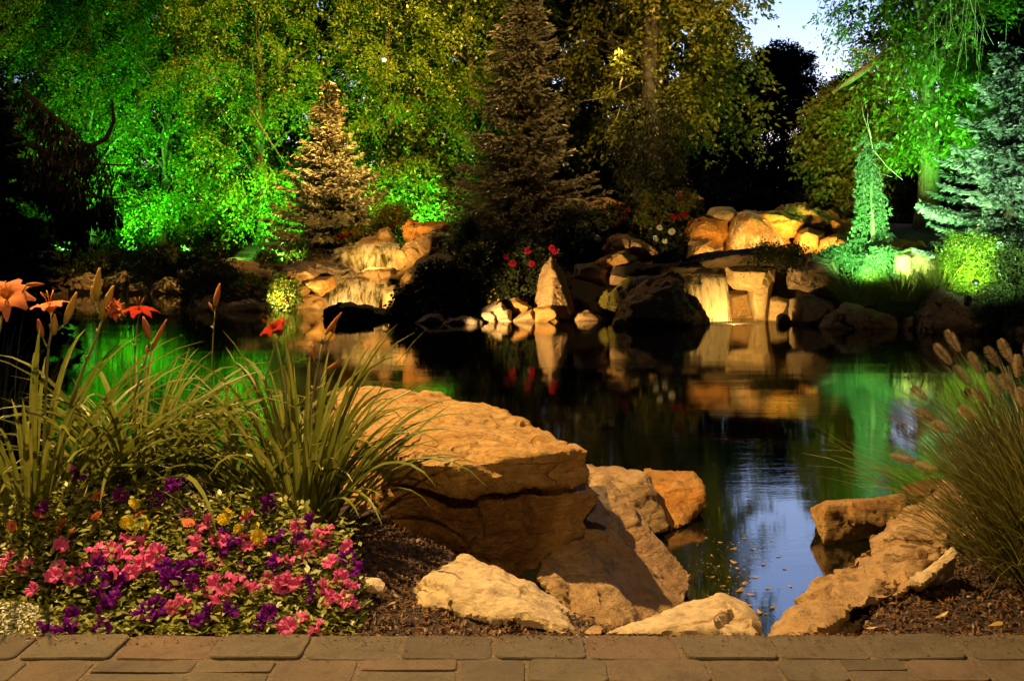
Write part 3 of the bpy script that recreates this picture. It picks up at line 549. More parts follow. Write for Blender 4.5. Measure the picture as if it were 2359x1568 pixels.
# ------------------------------------------------------------------ foliage helpers
def unit(a): return a / np.maximum(np.linalg.norm(a, axis=-1, keepdims=True), 1e-6)
def leaves(pos, axis, nrm, L, Wd, fold=.0):
    """leaf-shaped quads: base, side, tip, side"""
    axis = unit(axis); side = unit(np.cross(axis, nrm)); n2 = np.cross(side, axis)
    L = np.asarray(L).reshape(-1, 1) * np.ones((len(pos), 1)); Wd = np.asarray(Wd).reshape(-1, 1) * np.ones((len(pos), 1))
    a = pos; c = pos + axis * L; mid_ = pos + axis * L * .45 + n2 * Wd * fold
    return np.stack([a, mid_ + side * Wd * .5, c - n2 * L * .12, mid_ - side * Wd * .5], 1).reshape(-1, 3)
def tube(pts, rad, n=8, cap=True):
    V, Fc = [], []; pts = [Vector(p) for p in pts]; up = Vector((.31, .2, .93))
    for i, p in enumerate(pts):
        t_ = (pts[min(i + 1, len(pts) - 1)] - pts[max(i - 1, 0)]).normalized()
        x = t_.cross(Vector((1, .13, .05)) if abs(t_.x) < .8 else Vector((0, 1, .1))).normalized(); y = t_.cross(x)
        for k in range(n):
            a = 2 * math.pi * k / n; V.append(p + (x * math.cos(a) + y * math.sin(a)) * rad[i])
    for i in range(len(pts) - 1):
        for k in range(n): Fc.append((i * n + k, i * n + (k + 1) % n, (i + 1) * n + (k + 1) % n, (i + 1) * n + k))
    if cap: Fc.append(tuple((len(pts) - 1) * n + k for k in range(n))); Fc.append(tuple(range(n - 1, -1, -1)))
    return V, Fc
def tubes(parts, n=8):
    V, Fc = [], []
    for p, r in parts:
        v, f = tube(p, r, n); b = len(V); V += v; Fc += [tuple(i + b for i in q) for q in f]
    return V, Fc
def sprays(centres, outward, g, nspray, nleaf, slen, leafL, leafW, droop=.5, spread=.10):
    """leafy twigs: from every centre several drooping sprays set with leaves"""
    n = len(centres); c = np.repeat(centres, nspray, 0); o = np.repeat(outward, nspray, 0)
    d = unit(o * .9 + g.normal(0, .75, (len(c), 3)) * np.array((1, 1, .5))); ln = slen * g.uniform(.5, 1.2, (len(c), 1))
    k = g.uniform(0, 1, (len(c), nleaf, 1)) ** .8
    pos = c[:, None] + d[:, None] * ln[:, None] * k - np.array((0, 0, 1)) * droop * ln[:, None] * k ** 2 + g.normal(0, spread, (len(c), nleaf, 3))
    pos = pos.reshape(-1, 3); ax = np.repeat(d, nleaf, 0) * .8 + g.normal(0, .6, (len(pos), 3)) - np.array((0, 0, .55))
    nr = np.repeat(o, nleaf, 0) * .4 + np.array((0, 0, .8)) + g.normal(0, .55, (len(pos), 3))
    s = g.uniform(.7, 1.3, len(pos)); return leaves(pos, ax, nr, leafL * s, leafW * s)
def broadleaf(label, seed, H, Rr, base, mat, bark, nlimb=26, nclump=260, nspray=6, nleaf=26, leafL=.11, leafW=.062, slen=.75, lean=0, droop=.5, shape=.12, spread=.1, group='trees', name='broadleaf_tree', trunk_r=.2):
    g = np.random.default_rng(seed); rr = random.Random(seed)
    root = empty(name, (0, 0, 0), label, 'tree', group)
    def env(t): return Rr * np.maximum(np.sin(np.pi * (t * (1 - shape * 1.2) + shape)), .08) ** .65
    def axis(h): return np.array((lean * h + .15 * math.sin(h * .7 + seed), .1 * math.cos(h * .6 + seed), h))
    parts = [([axis(h) for h in np.linspace(-.2, H * .93, 12)], list(np.linspace(trunk_r, .03, 12) + np.array([.08] + [0] * 11)))]
    cen, outw = [], []
    for i in range(nlimb):
        t0 = rr.random(); h0 = base * .7 + (H - base) * t0 * .85; az = i * 2.4 + rr.uniform(-.4, .4); t1 = min(1, t0 + .12)
        r = env(t1) * rr.uniform(.7, 1.0); a = axis(h0); b = axis(h0 + .12 * (H - base)) + np.array((r * math.cos(az), r * math.sin(az), rr.uniform(-.2, .5)))
        m1 = a * .6 + b * .4 + np.array((0, 0, .25)); m2 = a * .25 + b * .75 + np.array((rr.uniform(-.2, .2), rr.uniform(-.2, .2), .2)); k = trunk_r * .35 * (1 - t0 * .7)
        parts.append(([a, m1, m2, b], [k, k * .7, k * .45, .012]))
    while len(cen) < nclump:
        t0 = rr.random(); az = rr.random() * 6.283; q = rr.random() ** .45
        lump = .75 + .35 * math.sin(3 * az + seed + 5 * t0) * math.sin(9 * t0 + seed)
        r = env(t0) * q * lump; ax = axis(base + (H - base) * t0)
        cen.append(ax + np.array((r * math.cos(az), r * math.sin(az), rr.uniform(-.2, .2)))); outw.append((math.cos(az) * q, math.sin(az) * q, .15))
    link('trunk', mesh('trunk', *tubes(parts)), bark, root, smooth=True)
    link('crown', qmesh('crown', sprays(np.array(cen), np.array(outw), g, nspray, nleaf, slen, leafL, leafW, droop, spread)), mat, root)
    return root
def spruce(label, seed, H, Rr, mat, bark, base=.25, nw=26, nb=13, shootL=.16, shootW=.05, droop=.25, group='spruces', dens=1.0, upturn=.3, leafy=.0, name='spruce_tree', power=.85):
    g = np.random.default_rng(seed); root = empty(name, (0, 0, 0), label, 'tree', group)
    parts = [([(0, 0, h) for h in np.linspace(-.2, H, 6)], list(np.linspace(.035 * H ** .9, .01, 6)))]; Q = []
    for i in range(nw):
        t0 = i / nw; h = base + (H - base) * t0
        rad = Rr * (1 - t0) ** power * (.93 if i > 1 else .8) + .06
        for k in range(max(4, int(nb * (1 - .45 * t0)))):
            t0 = min(max((i + g.uniform(-.6, .6)) / nw, 0), .995); h = base + (H - base) * t0; rad = Rr * (1 - t0) ** power + .05
            az = g.uniform(0, 6.283); L = rad * (g.uniform(.5, 1.2) + .12 * math.sin(az * 2 + h * 1.7 + seed)); d = np.array((math.cos(az), math.sin(az), 0)); s = np.linspace(0, 1, 6)
            slope = -droop + .55 * t0
            line = np.array((0, 0, h + g.uniform(-.08, .08))) + d * L * s[:, None] + np.array((0, 0, 1)) * (L * (slope * s + upturn * s ** 2.5))[:, None]
            if L > .25: parts.append(([tuple(line[0]), tuple(line[3]), tuple(line[5])], [.012 * L + .006, .008, .003]))
            nt_ = max(5, int(L / shootL * 7 * dens)); u = g.uniform(.12, 1.02, nt_) ** .8
            pos = np.stack([np.interp(u, s, line[:, j]) for j in range(3)], 1)
            side = np.array((-d[1], d[0], 0)); sg = g.choice((-1, 1), nt_)[:, None]; w_ = (L * .34 * (1.05 - u) + .03)[:, None]
            off = g.uniform(0, 1, (nt_, 1)); pos = pos + side * sg * w_ * off - np.array((0, 0, 1)) * (.12 * w_ * off) + g.normal(0, .012, (nt_, 3))
            ax = d * .8 + side * sg * .7 + g.normal(0, .28, (nt_, 3)) + np.array((0, 0, -.12 - leafy))
            ls = shootL * g.uniform(.7, 1.25, nt_)
            for r_ in range(2):
                nr = np.array((0, 0, 1.)) + g.normal(0, .3, (nt_, 3)) if r_ == 0 else side + g.normal(0, .4, (nt_, 3))
                Q.append(leaves(pos, ax, nr, ls, shootW * g.uniform(.8, 1.2, nt_)))
    link('trunk', mesh('trunk', *tubes(parts, 5)), bark, root, smooth=True)
    link('crown', qmesh('crown', np.concatenate(Q)), mat, root); return root
def gzz(x, y): return float(ground_z(np.array([x]), np.array([y]))[0])
def place(o, px, d, z=None, s=1., rz=0, label=None, py=None):
    x = (px - 1179.5) / F * d; o.location = (x, d, (gzz(x, d) if z is None else z) - .05); o.scale = (s, s, s); o.rotation_euler = (0, 0, rz)
    if label: o['label'] = label
    return o

# ------------------------------------------------------------------ trees
LG = 'broadleaf trees behind the pond'
pa = broadleaf('leafy tree at far left with green-lit forked trunk', 1, 12.5, 3.3, .9, M['leaf'], M['bark_pale'], nclump=215, nspray=8, nleaf=34, slen=1.05, droop=1.15, spread=.075, group=LG)
pb = broadleaf('tall leafy tree with bright green skirt left of the tan spruce', 2, 13, 3.5, .3, M['leaf'], M['bark'], nclump=215, nspray=8, nleaf=34, slen=1.05, droop=1.15, spread=.075, group=LG)
pc = broadleaf('tall olive-lit tree holding a white lamp above the tan spruce', 3, 13, 3.6, .6, M['leaf'], M['bark'], nclump=215, nspray=8, nleaf=34, slen=1.05, droop=1.15, spread=.075, group=LG)
place(pa, 205, 45, s=1.2, rz=.4); place(pb, 600, 34, s=1.0, rz=1.2); place(pc, 900, 33.5, s=1.0, rz=2.2)
place(copy_tree(pb), 380, 44, s=1.25, rz=3.9, label='leafy tree with deep green shadows between far left tree and bright green skirt')
place(copy_tree(pa), 1075, 34.5, s=1.05, rz=2.5, label='green-lit tree just left of the tall dim spruce')
place(copy_tree(pc), 20, 45, s=1.15, rz=5.1, label='leafy tree cut by the left edge of the photo')
DG = 'dark trees farther back'
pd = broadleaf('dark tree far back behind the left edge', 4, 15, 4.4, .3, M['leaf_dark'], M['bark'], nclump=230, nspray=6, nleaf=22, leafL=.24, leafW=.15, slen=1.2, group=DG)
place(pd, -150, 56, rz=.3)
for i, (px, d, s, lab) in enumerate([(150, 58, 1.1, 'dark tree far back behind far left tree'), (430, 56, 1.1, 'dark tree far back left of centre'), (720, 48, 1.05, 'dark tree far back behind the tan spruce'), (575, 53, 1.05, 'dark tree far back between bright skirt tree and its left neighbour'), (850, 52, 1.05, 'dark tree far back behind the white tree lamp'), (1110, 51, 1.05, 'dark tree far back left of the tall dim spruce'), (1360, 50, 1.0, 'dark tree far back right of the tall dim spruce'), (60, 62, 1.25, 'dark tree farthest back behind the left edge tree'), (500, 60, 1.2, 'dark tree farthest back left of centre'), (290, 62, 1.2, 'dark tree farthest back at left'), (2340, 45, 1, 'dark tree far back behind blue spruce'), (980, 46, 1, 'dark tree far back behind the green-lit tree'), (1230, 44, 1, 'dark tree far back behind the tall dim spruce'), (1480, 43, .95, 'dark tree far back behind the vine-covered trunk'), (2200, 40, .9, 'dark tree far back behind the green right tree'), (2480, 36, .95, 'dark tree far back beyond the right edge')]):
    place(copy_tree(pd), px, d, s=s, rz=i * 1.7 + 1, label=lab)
def wood():
    g = np.random.default_rng(77); n = 26000; x = g.uniform(-60, 60, n); top = 5.2 + 1.3 * np.sin(x * .31) + .8 * np.sin(x * .9 + 1); z = 1 + g.uniform(0, 1, n) * top; y = 64 + g.uniform(0, 5, n)
    return leaves(np.stack([x, y, z], 1), g.normal(0, 1, (n, 3)), np.array((0, -1., .3)) + g.normal(0, .5, (n, 3)), .9 * g.uniform(.5, 1.2, n), .5)
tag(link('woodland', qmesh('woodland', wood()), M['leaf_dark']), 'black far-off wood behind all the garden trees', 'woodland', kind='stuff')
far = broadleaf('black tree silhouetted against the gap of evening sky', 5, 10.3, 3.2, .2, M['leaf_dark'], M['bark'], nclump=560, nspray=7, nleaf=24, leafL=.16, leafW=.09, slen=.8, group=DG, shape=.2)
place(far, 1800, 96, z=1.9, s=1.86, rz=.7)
place(copy_tree(far), 1640, 92, z=1.8, s=1.8, rz=2.2, label='black tree below the sky gap on its left')
place(copy_tree(far), 1975, 94, z=1.8, s=1.6, rz=4.2, label='black tree below the sky gap on its right')
ol = broadleaf('dim olive tree with spreading crown over the right waterfall', 6, 12, 3.3, 3.6, M['leaf_olive'], M['bark_dark'], nclump=230, nspray=7, nleaf=32, leafL=.13, leafW=.08, slen=.95, group=LG, droop=1.1, spread=.08, shape=.28)
place(ol, 1525, 28.5, s=1.0, rz=.9)
rt = broadleaf('bright green tree with pale trunk and hanging roots on right', 7, 12, 2.25, 2.0, M['leaf_lime'], M['bark_pale'], nclump=330, leafL=.13, leafW=.05, slen=.7, group=LG, droop=.9, trunk_r=.30, shape=.3)
place(rt, 2130, 25.5, rz=.2)
sm = broadleaf('small olive tree behind the weeping spruce', 8, 4.2, 1.0, .6, M['leaf_olive'], M['bark'], nclump=90, leafL=.14, leafW=.08, slen=.5, group=LG, trunk_r=.06)
place(sm, 1935, 27, z=1.75)
mp = broadleaf('bright green bushy small tree right of the tan spruce', 9, 2.6, 1.3, .2, M['leaf_lime'], M['bark'], nclump=100, leafL=.13, leafW=.06, slen=.5, group=LG, trunk_r=.05)
place(mp, 950, 32, z=1.5, s=1.1)
SG = 'spruces round the pond'
s1 = spruce('tan-lit spruce left of the left waterfall', 11, 5.1, 1.75, M['needle'], M['bark'], base=.1, nw=26, nb=17, shootL=.18, shootW=.06, group=SG, dens=1.15, power=1.0, droop=.35); place(s1, 757, 29.4, z=1.45)
s2 = spruce('tall dim brown spruce at the centre', 12, 8.4, 2.1, M['needle'], M['bark'], base=.1, nw=40, nb=17, shootL=.19, shootW=.055, group=SG, dens=1.05, droop=.4); place(s2, 1205, 28, z=1.5)
s3 = spruce('blue spruce glowing pale green at the right edge', 13, 4.3, 1.7, M['needle_blue'], M['bark'], base=.15, nw=20, nb=16, shootL=.12, shootW=.045, group=SG, dens=1.5, droop=.35); place(s3, 2325, 20.5, z=1.55)
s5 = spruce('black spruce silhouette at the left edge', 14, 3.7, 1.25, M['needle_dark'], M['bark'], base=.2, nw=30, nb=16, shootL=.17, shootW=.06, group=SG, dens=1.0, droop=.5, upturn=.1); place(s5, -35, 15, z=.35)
s6 = copy_tree(s5); place(s6, -150, 11, z=.4, s=.75, rz=2, label='black spruce beyond the left edge nearer the camera')

# weeping spruce: narrow column of hanging shoots, bent leader
def weeping():
    g = np.random.default_rng(5); d = 22; root = empty('weeping_spruce', P(2010, 560, d), 'narrow weeping spruce with bent bare leader on the right bank', 'tree', SG); o = np.array(root.location)
    ax = [P(2012, 562, d), P(2010, 480, d), P(2008, 420, d), P(2000, 370, d), P(1994, 335, d)]
    L2 = [P(2000, 370, d), P(2030, 392, d), P(2075, 430, d), P(2082, 440, d)]; tw = []
    tw.append(([np.array(p) - o for p in ax], [.05, .045, .035, .025, .015]))
    tw.append(([np.array(p) - o for p in [P(2012, 350, d), P(2004, 310, d), P(1990, 270, d), P(1984, 235, d)]], [.012, .012, .008, .004])); tw.append(([np.array(p) - o for p in [P(2008, 320, d), P(1998, 280, d), P(2000, 250, d)]], [.008, .008, .004]))
    tw.append(([np.array(p) - o for p in [P(1985, 345, d), P(2015, 350, d), P(2045, 385, d), P(2080, 415, d)]], [.012, .014, .012, .008]))
    tw.append(([np.array(p) - o for p in [P(2010, 385, d), P(2030, 400, d), P(2055, 408, d)]], [.008, .007, .004]))
    Q = []; A_ = np.array([tuple(p) for p in ax]) - o
    for k in range(150):
        u = g.uniform(.0, .98) ** .9; c = np.array([np.interp(u, np.linspace(0, 1, 5), A_[:, j]) for j in range(3)])
        az = g.uniform(0, 6.283); w_ = (.42 * (1 - u) ** .6 + .08) * g.uniform(.5, 1.1) * (1.5 if u < .07 else 1); dd = np.array((math.cos(az), math.sin(az), 0))
        s = np.linspace(0, 1, 9)[:, None]; ln = c + dd * w_ * np.sqrt(s) - np.array((0, 0, 1)) * (.55 * s ** 1.6 * (0.3 if u < .07 else 1)) + np.array((0, 0, .06)) * np.sin(s * 3.1)
        for j in range(8):
            n_ = 7; p = np.repeat(ln[j:j + 1], n_, 0) + g.normal(0, .012, (n_, 3)); a = np.repeat((ln[j + 1] - ln[j])[None], n_, 0); a = unit(a) + g.normal(0, .55, (n_, 3))
            Q.append(leaves(p, a, g.normal(0, 1, (n_, 3)), .085, .022))
    for (x, y, x2, y2) in ((2010, 335, 1965, 345), (2012, 345, 1972, 372), (2015, 340, 2050, 345), (2005, 350, 1988, 385), (1998, 340, 1990, 318), (2014, 350, 2056, 338)):
        a, b = np.array(P(x, y, d)) - o, np.array(P(x2, y2, d)) - o; s = np.linspace(0, 1, 12)[:, None]; ln = a + (b - a) * s + np.array((0, 0, .12)) * np.sin(s * 3.14)
        for j in range(11):
            p = np.repeat(ln[j:j + 1], 9, 0); Q.append(leaves(p, unit(np.repeat((ln[j + 1] - ln[j])[None], 9, 0)) + g.normal(0, .6, (9, 3)), g.normal(0, 1, (9, 3)), .085, .024))
    link('trunk', mesh('trunk', *tubes(tw, 6)), M['twig'], root, smooth=True); link('crown', qmesh('crown', np.concatenate(Q)), M['needle_green'], root)
weeping()

# vine wrapped trunk and hanging aerial roots
def strands(name, parent, mat, c, o, g, n, top_r, len_, rad, sway, rtop=(0, 0)):
    parts = []
    for i in range(n):
        a = g.uniform(0, 6.283); r = top_r * g.uniform(.4, 1); p = np.array((r * math.cos(a), r * math.sin(a), g.uniform(-.5, .3))) + np.array(c) - np.array(o)
        L = len_ * g.uniform(.4, 1.1); pts = []; drift = g.normal(0, sway, 3) * np.array((1, 1, 0)); ph = g.uniform(0, 6)
        for s in np.linspace(0, 1, 7): pts.append(p + drift * s + np.array((.06 * math.sin(ph + 5 * s), .06 * math.cos(ph + 4 * s), -L * s)))
        parts.append((pts, list(np.linspace(rad, rad * .4, 7))))
    return link(name, mesh(name, *tubes(parts, 4)), mat, parent, smooth=True)
g = np.random.default_rng(9)
vt = empty('vine_covered_trunk', P(1495, 480, 26.5), 'dark old trunk wrapped in hanging vines at right of centre', 'tree'); vo = tuple(vt.location)
link('trunk', mesh('trunk', *tubes([([Vector(p) - Vector(vo) for p in (P(1490, 490, 26.5), P(1495, 400, 26.5), P(1505, 300, 26.5), P(1500, 100, 26.5), P(1510, -60, 26.5))], [.45, .36, .3, .22, .12])])), M['bark_dark'], vt, smooth=True)
cc = []; ow = []
for k in range(150):
    u = g.uniform(0, 1); a = g.uniform(0, 6.283); r = .35 + .3 * g.uniform(0, 1) * (1 if u > .35 else .5); p = P(1500, 470 - 250 * u, 26.5)
    cc.append(np.array(p) - vo + np.array((r * math.cos(a), r * math.sin(a), 0))); ow.append((math.cos(a), math.sin(a), -.3))
link('vines', qmesh('vines', sprays(np.array(cc), np.array(ow), g, 4, 26, .5, .1, .03, 1.6, .04)), M['leaf_dark'], vt)
ro = tuple(rt.location)
strands('hanging_roots', rt, M['twig'], (0., -2.4, 8.6), (0, 0, 0), g, 60, .75, 2.6, .012, .35)
strands('hanging_roots', rt, M['twig'], (.0, -1.6, 5.4), (0, 0, 0), g, 22, .9, 2.2, .009, .3)
# bare broken limbs that catch the light
def limb(label, pts, rad, mat):
    o = pts[0]; ob = link('bare_branch', mesh('bare_branch', *tubes([([p - o for p in pts], rad)] , 6)), mat, loc=o, smooth=True); return tag(ob, label, 'branch', 'bare branches')
limb('pale bare dead branch slanting in front of green leaves left of the tan spruce', [P(575, 248, 30), P(600, 290, 30), P(622, 325, 30.1), P(655, 375, 30.3)], [.015, .028, .024, .01], M['bark_pale'])
limb('sawn-off branch stub pointing left from the right tree', [P(1918, 212, 24), P(1950, 192, 24.1), P(1985, 168, 24.4), P(2040, 120, 25.3)], [.06, .065, .07, .08], M['bark_pale'])
limb('curling bare twig hanging in dark left of the vine-covered trunk', [P(1428, 250, 26.5), P(1420, 275, 26.4), P(1398, 298, 26.4), P(1400, 305, 26.4), P(1418, 312, 26.4), P(1405, 345, 26.4), P(1392, 335, 26.4)], [.016, .016, .014, .013, .012, .01, .006], M['bark_pale'])
limb('bright twig stub hanging below lamp-lit leaves', [P(1434, 178, 26), P(1430, 190, 26), P(1427, 205, 26)], [.012, .02, .03], M['twig'])
limb('thin bare twig under lamp-lit leaves reaching left to the tall spruce', [P(1462, 190, 26), P(1405, 222, 26), P(1376, 228, 26), P(1330, 235, 26.2), P(1300, 255, 26.5)], [.012, .014, .012, .01, .006], M['bark_pale'])
limb('dark curved dead branch before the far left tree', [P(205, 340, 20), P(245, 320, 20), P(262, 280, 20), P(258, 230, 20)], [.05, .05, .04, .02], M['bark'])
tu = empty('leafy_branch', P(1432, 165, 26.0), 'lamp-lit pale tuft of leaves hanging left of the vine-covered trunk', 'branch', 'bare branches')
cc = np.array([np.array(P(x, y, 26.0 + .2 * (i % 3))) - np.array(tu.location) for i, (x, y) in enumerate([(1425, 110), (1440, 125), (1418, 130), (1435, 145), (1450, 155), (1442, 168), (1425, 160), (1460, 170), (1398, 205), (1412, 215), (1395, 228), (1385, 212)])])
link('leaves', qmesh('leaves', sprays(cc, np.zeros((len(cc), 3)) + .1, g, 5, 14, .3, .13, .05, .9, .03)), M['leaf_olive'], tu)
link('twigs', mesh('twigs', *tubes([([Vector(cc[0]), Vector(cc[3]), Vector(cc[5])], [.006, .008, .006])], 4)), M['bark'], tu)
def droop_branches():                    # long hanging boughs of the black spruce
    parts = []; g2 = np.random.default_rng(3); Q = []
    ro = np.array(P(20, 300, 14))
    for (x0, y0, x1, y1, x2, y2) in ((60, 215, 160, 300, 215, 345), (90, 300, 170, 340, 235, 330), (60, 330, 190, 385, 300, 380), (110, 350, 200, 460, 285, 475), (60, 400, 200, 470, 300, 455), (100, 380, 150, 480, 175, 560), (120, 420, 180, 480, 215, 520)):
        a, b, c = [np.array(P(x, y, 14)) for x, y in ((x0, y0), (x1, y1), (x2, y2))]; s = np.linspace(0, 1, 10)[:, None]
        ln = (1 - s) ** 2 * a + 2 * s * (1 - s) * b + s * s * c; parts.append((ln - ro, list(np.linspace(.045, .008, 10))))
        for k in range(90):
            u = g2.uniform(0, .85); q = np.array([np.interp(u, s[:, 0], ln[:, j]) for j in range(3)]); n_ = 5
            p = q - ro + g2.normal(0, .05, (n_, 3)) - np.array((0, 0, 1)) * g2.uniform(0, .35, (n_, 1)); Q.append(leaves(p, g2.normal(0, .3, (n_, 3)) - np.array((0, 0, 1)), g2.normal(0, 1, (n_, 3)), .16, .035))
    root = empty('dead_bough', ro, 'drooping dark boughs reaching right from the black spruce', 'branch')
    link('limbs', mesh('limbs', *tubes(parts, 6)), M['bark'], root, smooth=True); link('hanging_needles', qmesh('hanging_needles', np.concatenate(Q)), M['needle_dark'], root)
droop_branches()

# ------------------------------------------------------------------ flowers (shared shapes)
def set_rad(me, vals):
    a = me.attributes.new('rad', 'FLOAT', 'POINT'); a.data.foreach_set('value', np.array(vals, np.float32))
def petunia_mesh(seed):                  # ruffled five-lobed trumpet, about 7.5 cm
    rr = random.Random(seed); V, rad = [], []; nr, na = 8, 50; ph = rr.random() * 6
    for j in range(nr):
        s = j / (nr - 1)
        for k in range(na):
            a = 2 * math.pi * k / na; lobe = 1 - .12 * s * abs(math.sin(2.5 * a + ph)) ** 6 * 1.0 - .04 * s * math.sin(7 * a + ph)
            r = .004 + .036 * s ** 1.5 * lobe; z = -.045 * (1 - s) ** 2.2 + .010 * s * s * math.sin(5 * a + 2 * ph) + .008 * s * s * math.sin(11 * a + seed) - .006 * s ** 4
            V.append((r * math.cos(a), r * math.sin(a), z)); rad.append(s)
    Fc = [(j * na + k, j * na + (k + 1) % na, (j + 1) * na + (k + 1) % na, (j + 1) * na + k) for j in range(nr - 1) for k in range(na)]
    me = mesh('bloom', V, Fc); set_rad(me, rad); me.polygons.foreach_set('use_smooth', np.ones(len(Fc), bool)); return me
def pom_mesh(seed, layers, n0, r0, rise, w, cup=.4):        # rings of short petals: marigold, zinnia, rose
    rr = random.Random(seed); V, Fc, rad = [], [], []
    for l in range(layers):
        k = 1 - l / layers; n = max(4, int(n0 * k)); r = r0 * k; z = rise * l / layers
        for i in range(n):
            a = 2 * math.pi * (i + .5 * (l % 2)) / n + rr.uniform(-.1, .1); c, s = math.cos(a), math.sin(a); b = len(V); ww = w * (.5 + .5 * k) * rr.uniform(.8, 1.2); tl = rr.uniform(-.3, .3)
            for (u, v, zz, t_) in ((.25, 0, 0, .1), (.7, -ww / 2, cup * r * .25, .6), (1, -ww * .3, cup * r * (.3 + tl), 1), (1, ww * .3, cup * r * (.3 - tl), 1), (.7, ww / 2, cup * r * .25, .6)):
                V.append((r * u * c - v * s, r * u * s + v * c, z + zz)); rad.append(t_ * (.4 + .6 * k))
            Fc.append(tuple(range(b, b + 5)))
    me = mesh('bloom', V, Fc); set_rad(me, rad); return me
def inst(me, mat):
    m2 = me.copy(); m2.materials.append(mat); return m2
pet = [petunia_mesh(i) for i in range(3)]
B_PINK = [inst(m_, M['pet_pink']) for m_ in pet]; B_PURP = [inst(m_, M['pet_purple']) for m_ in pet]; B_WHITE = [inst(pet[0], M['pet_white'])]
B_YEL = [inst(pom_mesh(i, 5, 12, .021, .012, .012, .6), M['pet_yellow']) for i in range(2)]; B_ORA = [inst(pom_mesh(i + 5, 3, 15, .027, .008, .011, .25), M['pet_orange']) for i in range(2)]
B_RED = [inst(pom_mesh(i + 9, 4, 9, .06, .05, .05, .8), M['pet_red']) for i in range(2)]; B_WR = [inst(pom_mesh(3, 4, 9, .06, .05, .05, .8), M['pet_white'])]; B_PK2 = [inst(pom_mesh(4, 4, 9, .05, .04, .05, .8), M['pet_pink'])]; B_YR = [inst(pom_mesh(8, 3, 8, .035, .02, .03, .6), M['pet_yellow'])]
def bloom(meshes, parent, loc, face, s, rr, name='bloom'):
    o = bpy.data.objects.new(name, rr.choice(meshes)); COL.objects.link(o); o.parent = parent; o.location = loc
    q = Vector(face).normalized().to_track_quat('Z', 'Y') @ Euler((0, 0, rr.random() * 6.28)).to_quaternion(); o.rotation_mode = 'QUATERNION'; o.rotation_quaternion = q; o.scale = (s, s, s); return o

# ------------------------------------------------------------------ bedding plants beside the path
def bd(py): return 2.71 + (1450 - py) / 350 * .55
PINK = [(300, 1240), (150, 1255), (65, 1298), (22, 1282), (130, 1325), (80, 1358), (262, 1268), (330, 1250), (365, 1275), (450, 1255), (505, 1242), (572, 1190), (570, 1250), (605, 1248), (505, 1295), (475, 1205), (430, 1378), (432, 1408), (530, 1362), (548, 1328), (620, 1338), (655, 1348), (685, 1345), (702, 1268), (728, 1262), (762, 1292), (790, 1330), (815, 1345), (755, 1378), (795, 1378), (690, 1428), (665, 1442), (310, 1318), (822, 1388), (8, 1312), (295, 1275), (745, 1240), (690, 1215), (172, 1335), (240, 1285), (495, 1345), (800, 1260), (345, 1300), (660, 1290)]
PURP = [(190, 1093), (395, 1122), (412, 1114), (105, 1170), (285, 1142), (362, 1155), (618, 1150), (625, 1172), (720, 1202), (640, 1235), (528, 1230), (522, 1262), (430, 1195), (238, 1298), (255, 1320), (205, 1332), (235, 1358), (262, 1378), (240, 1392), (380, 1302), (430, 1312), (400, 1335), (462, 1290), (452, 1340), (150, 1442), (172, 1418), (325, 1402), (372, 1394), (342, 1414), (240, 1448), (460, 1427), (492, 1412), (540, 1402), (600, 1432), (622, 1412), (570, 1312), (630, 1290), (652, 1312), (715, 1302), (722, 1340), (715, 1372), (692, 1242), (802, 1282), (822, 1312), (118, 1440), (165, 1455), (280, 1340), (545, 1245), (660, 1440)]
ORAN = [(150, 1215), (172, 1232), (235, 1145), (98, 1190), (330, 1190), (440, 1208), (230, 1192), (35, 1215)]
YELL = [(315, 1165), (298, 1207), (312, 1214), (365, 1200), (530, 1185), (555, 1222), (592, 1222), (576, 1186), (345, 1215), (600, 1240), (520, 1200)]
_r = random.Random(12); PINK += [(x + _r.uniform(-38, 38), min(1445, y + _r.uniform(-28, 28))) for x, y in PINK[2::2]]
def cx(p): return np.array((p[0], (1450 - p[1]) * 1.6))
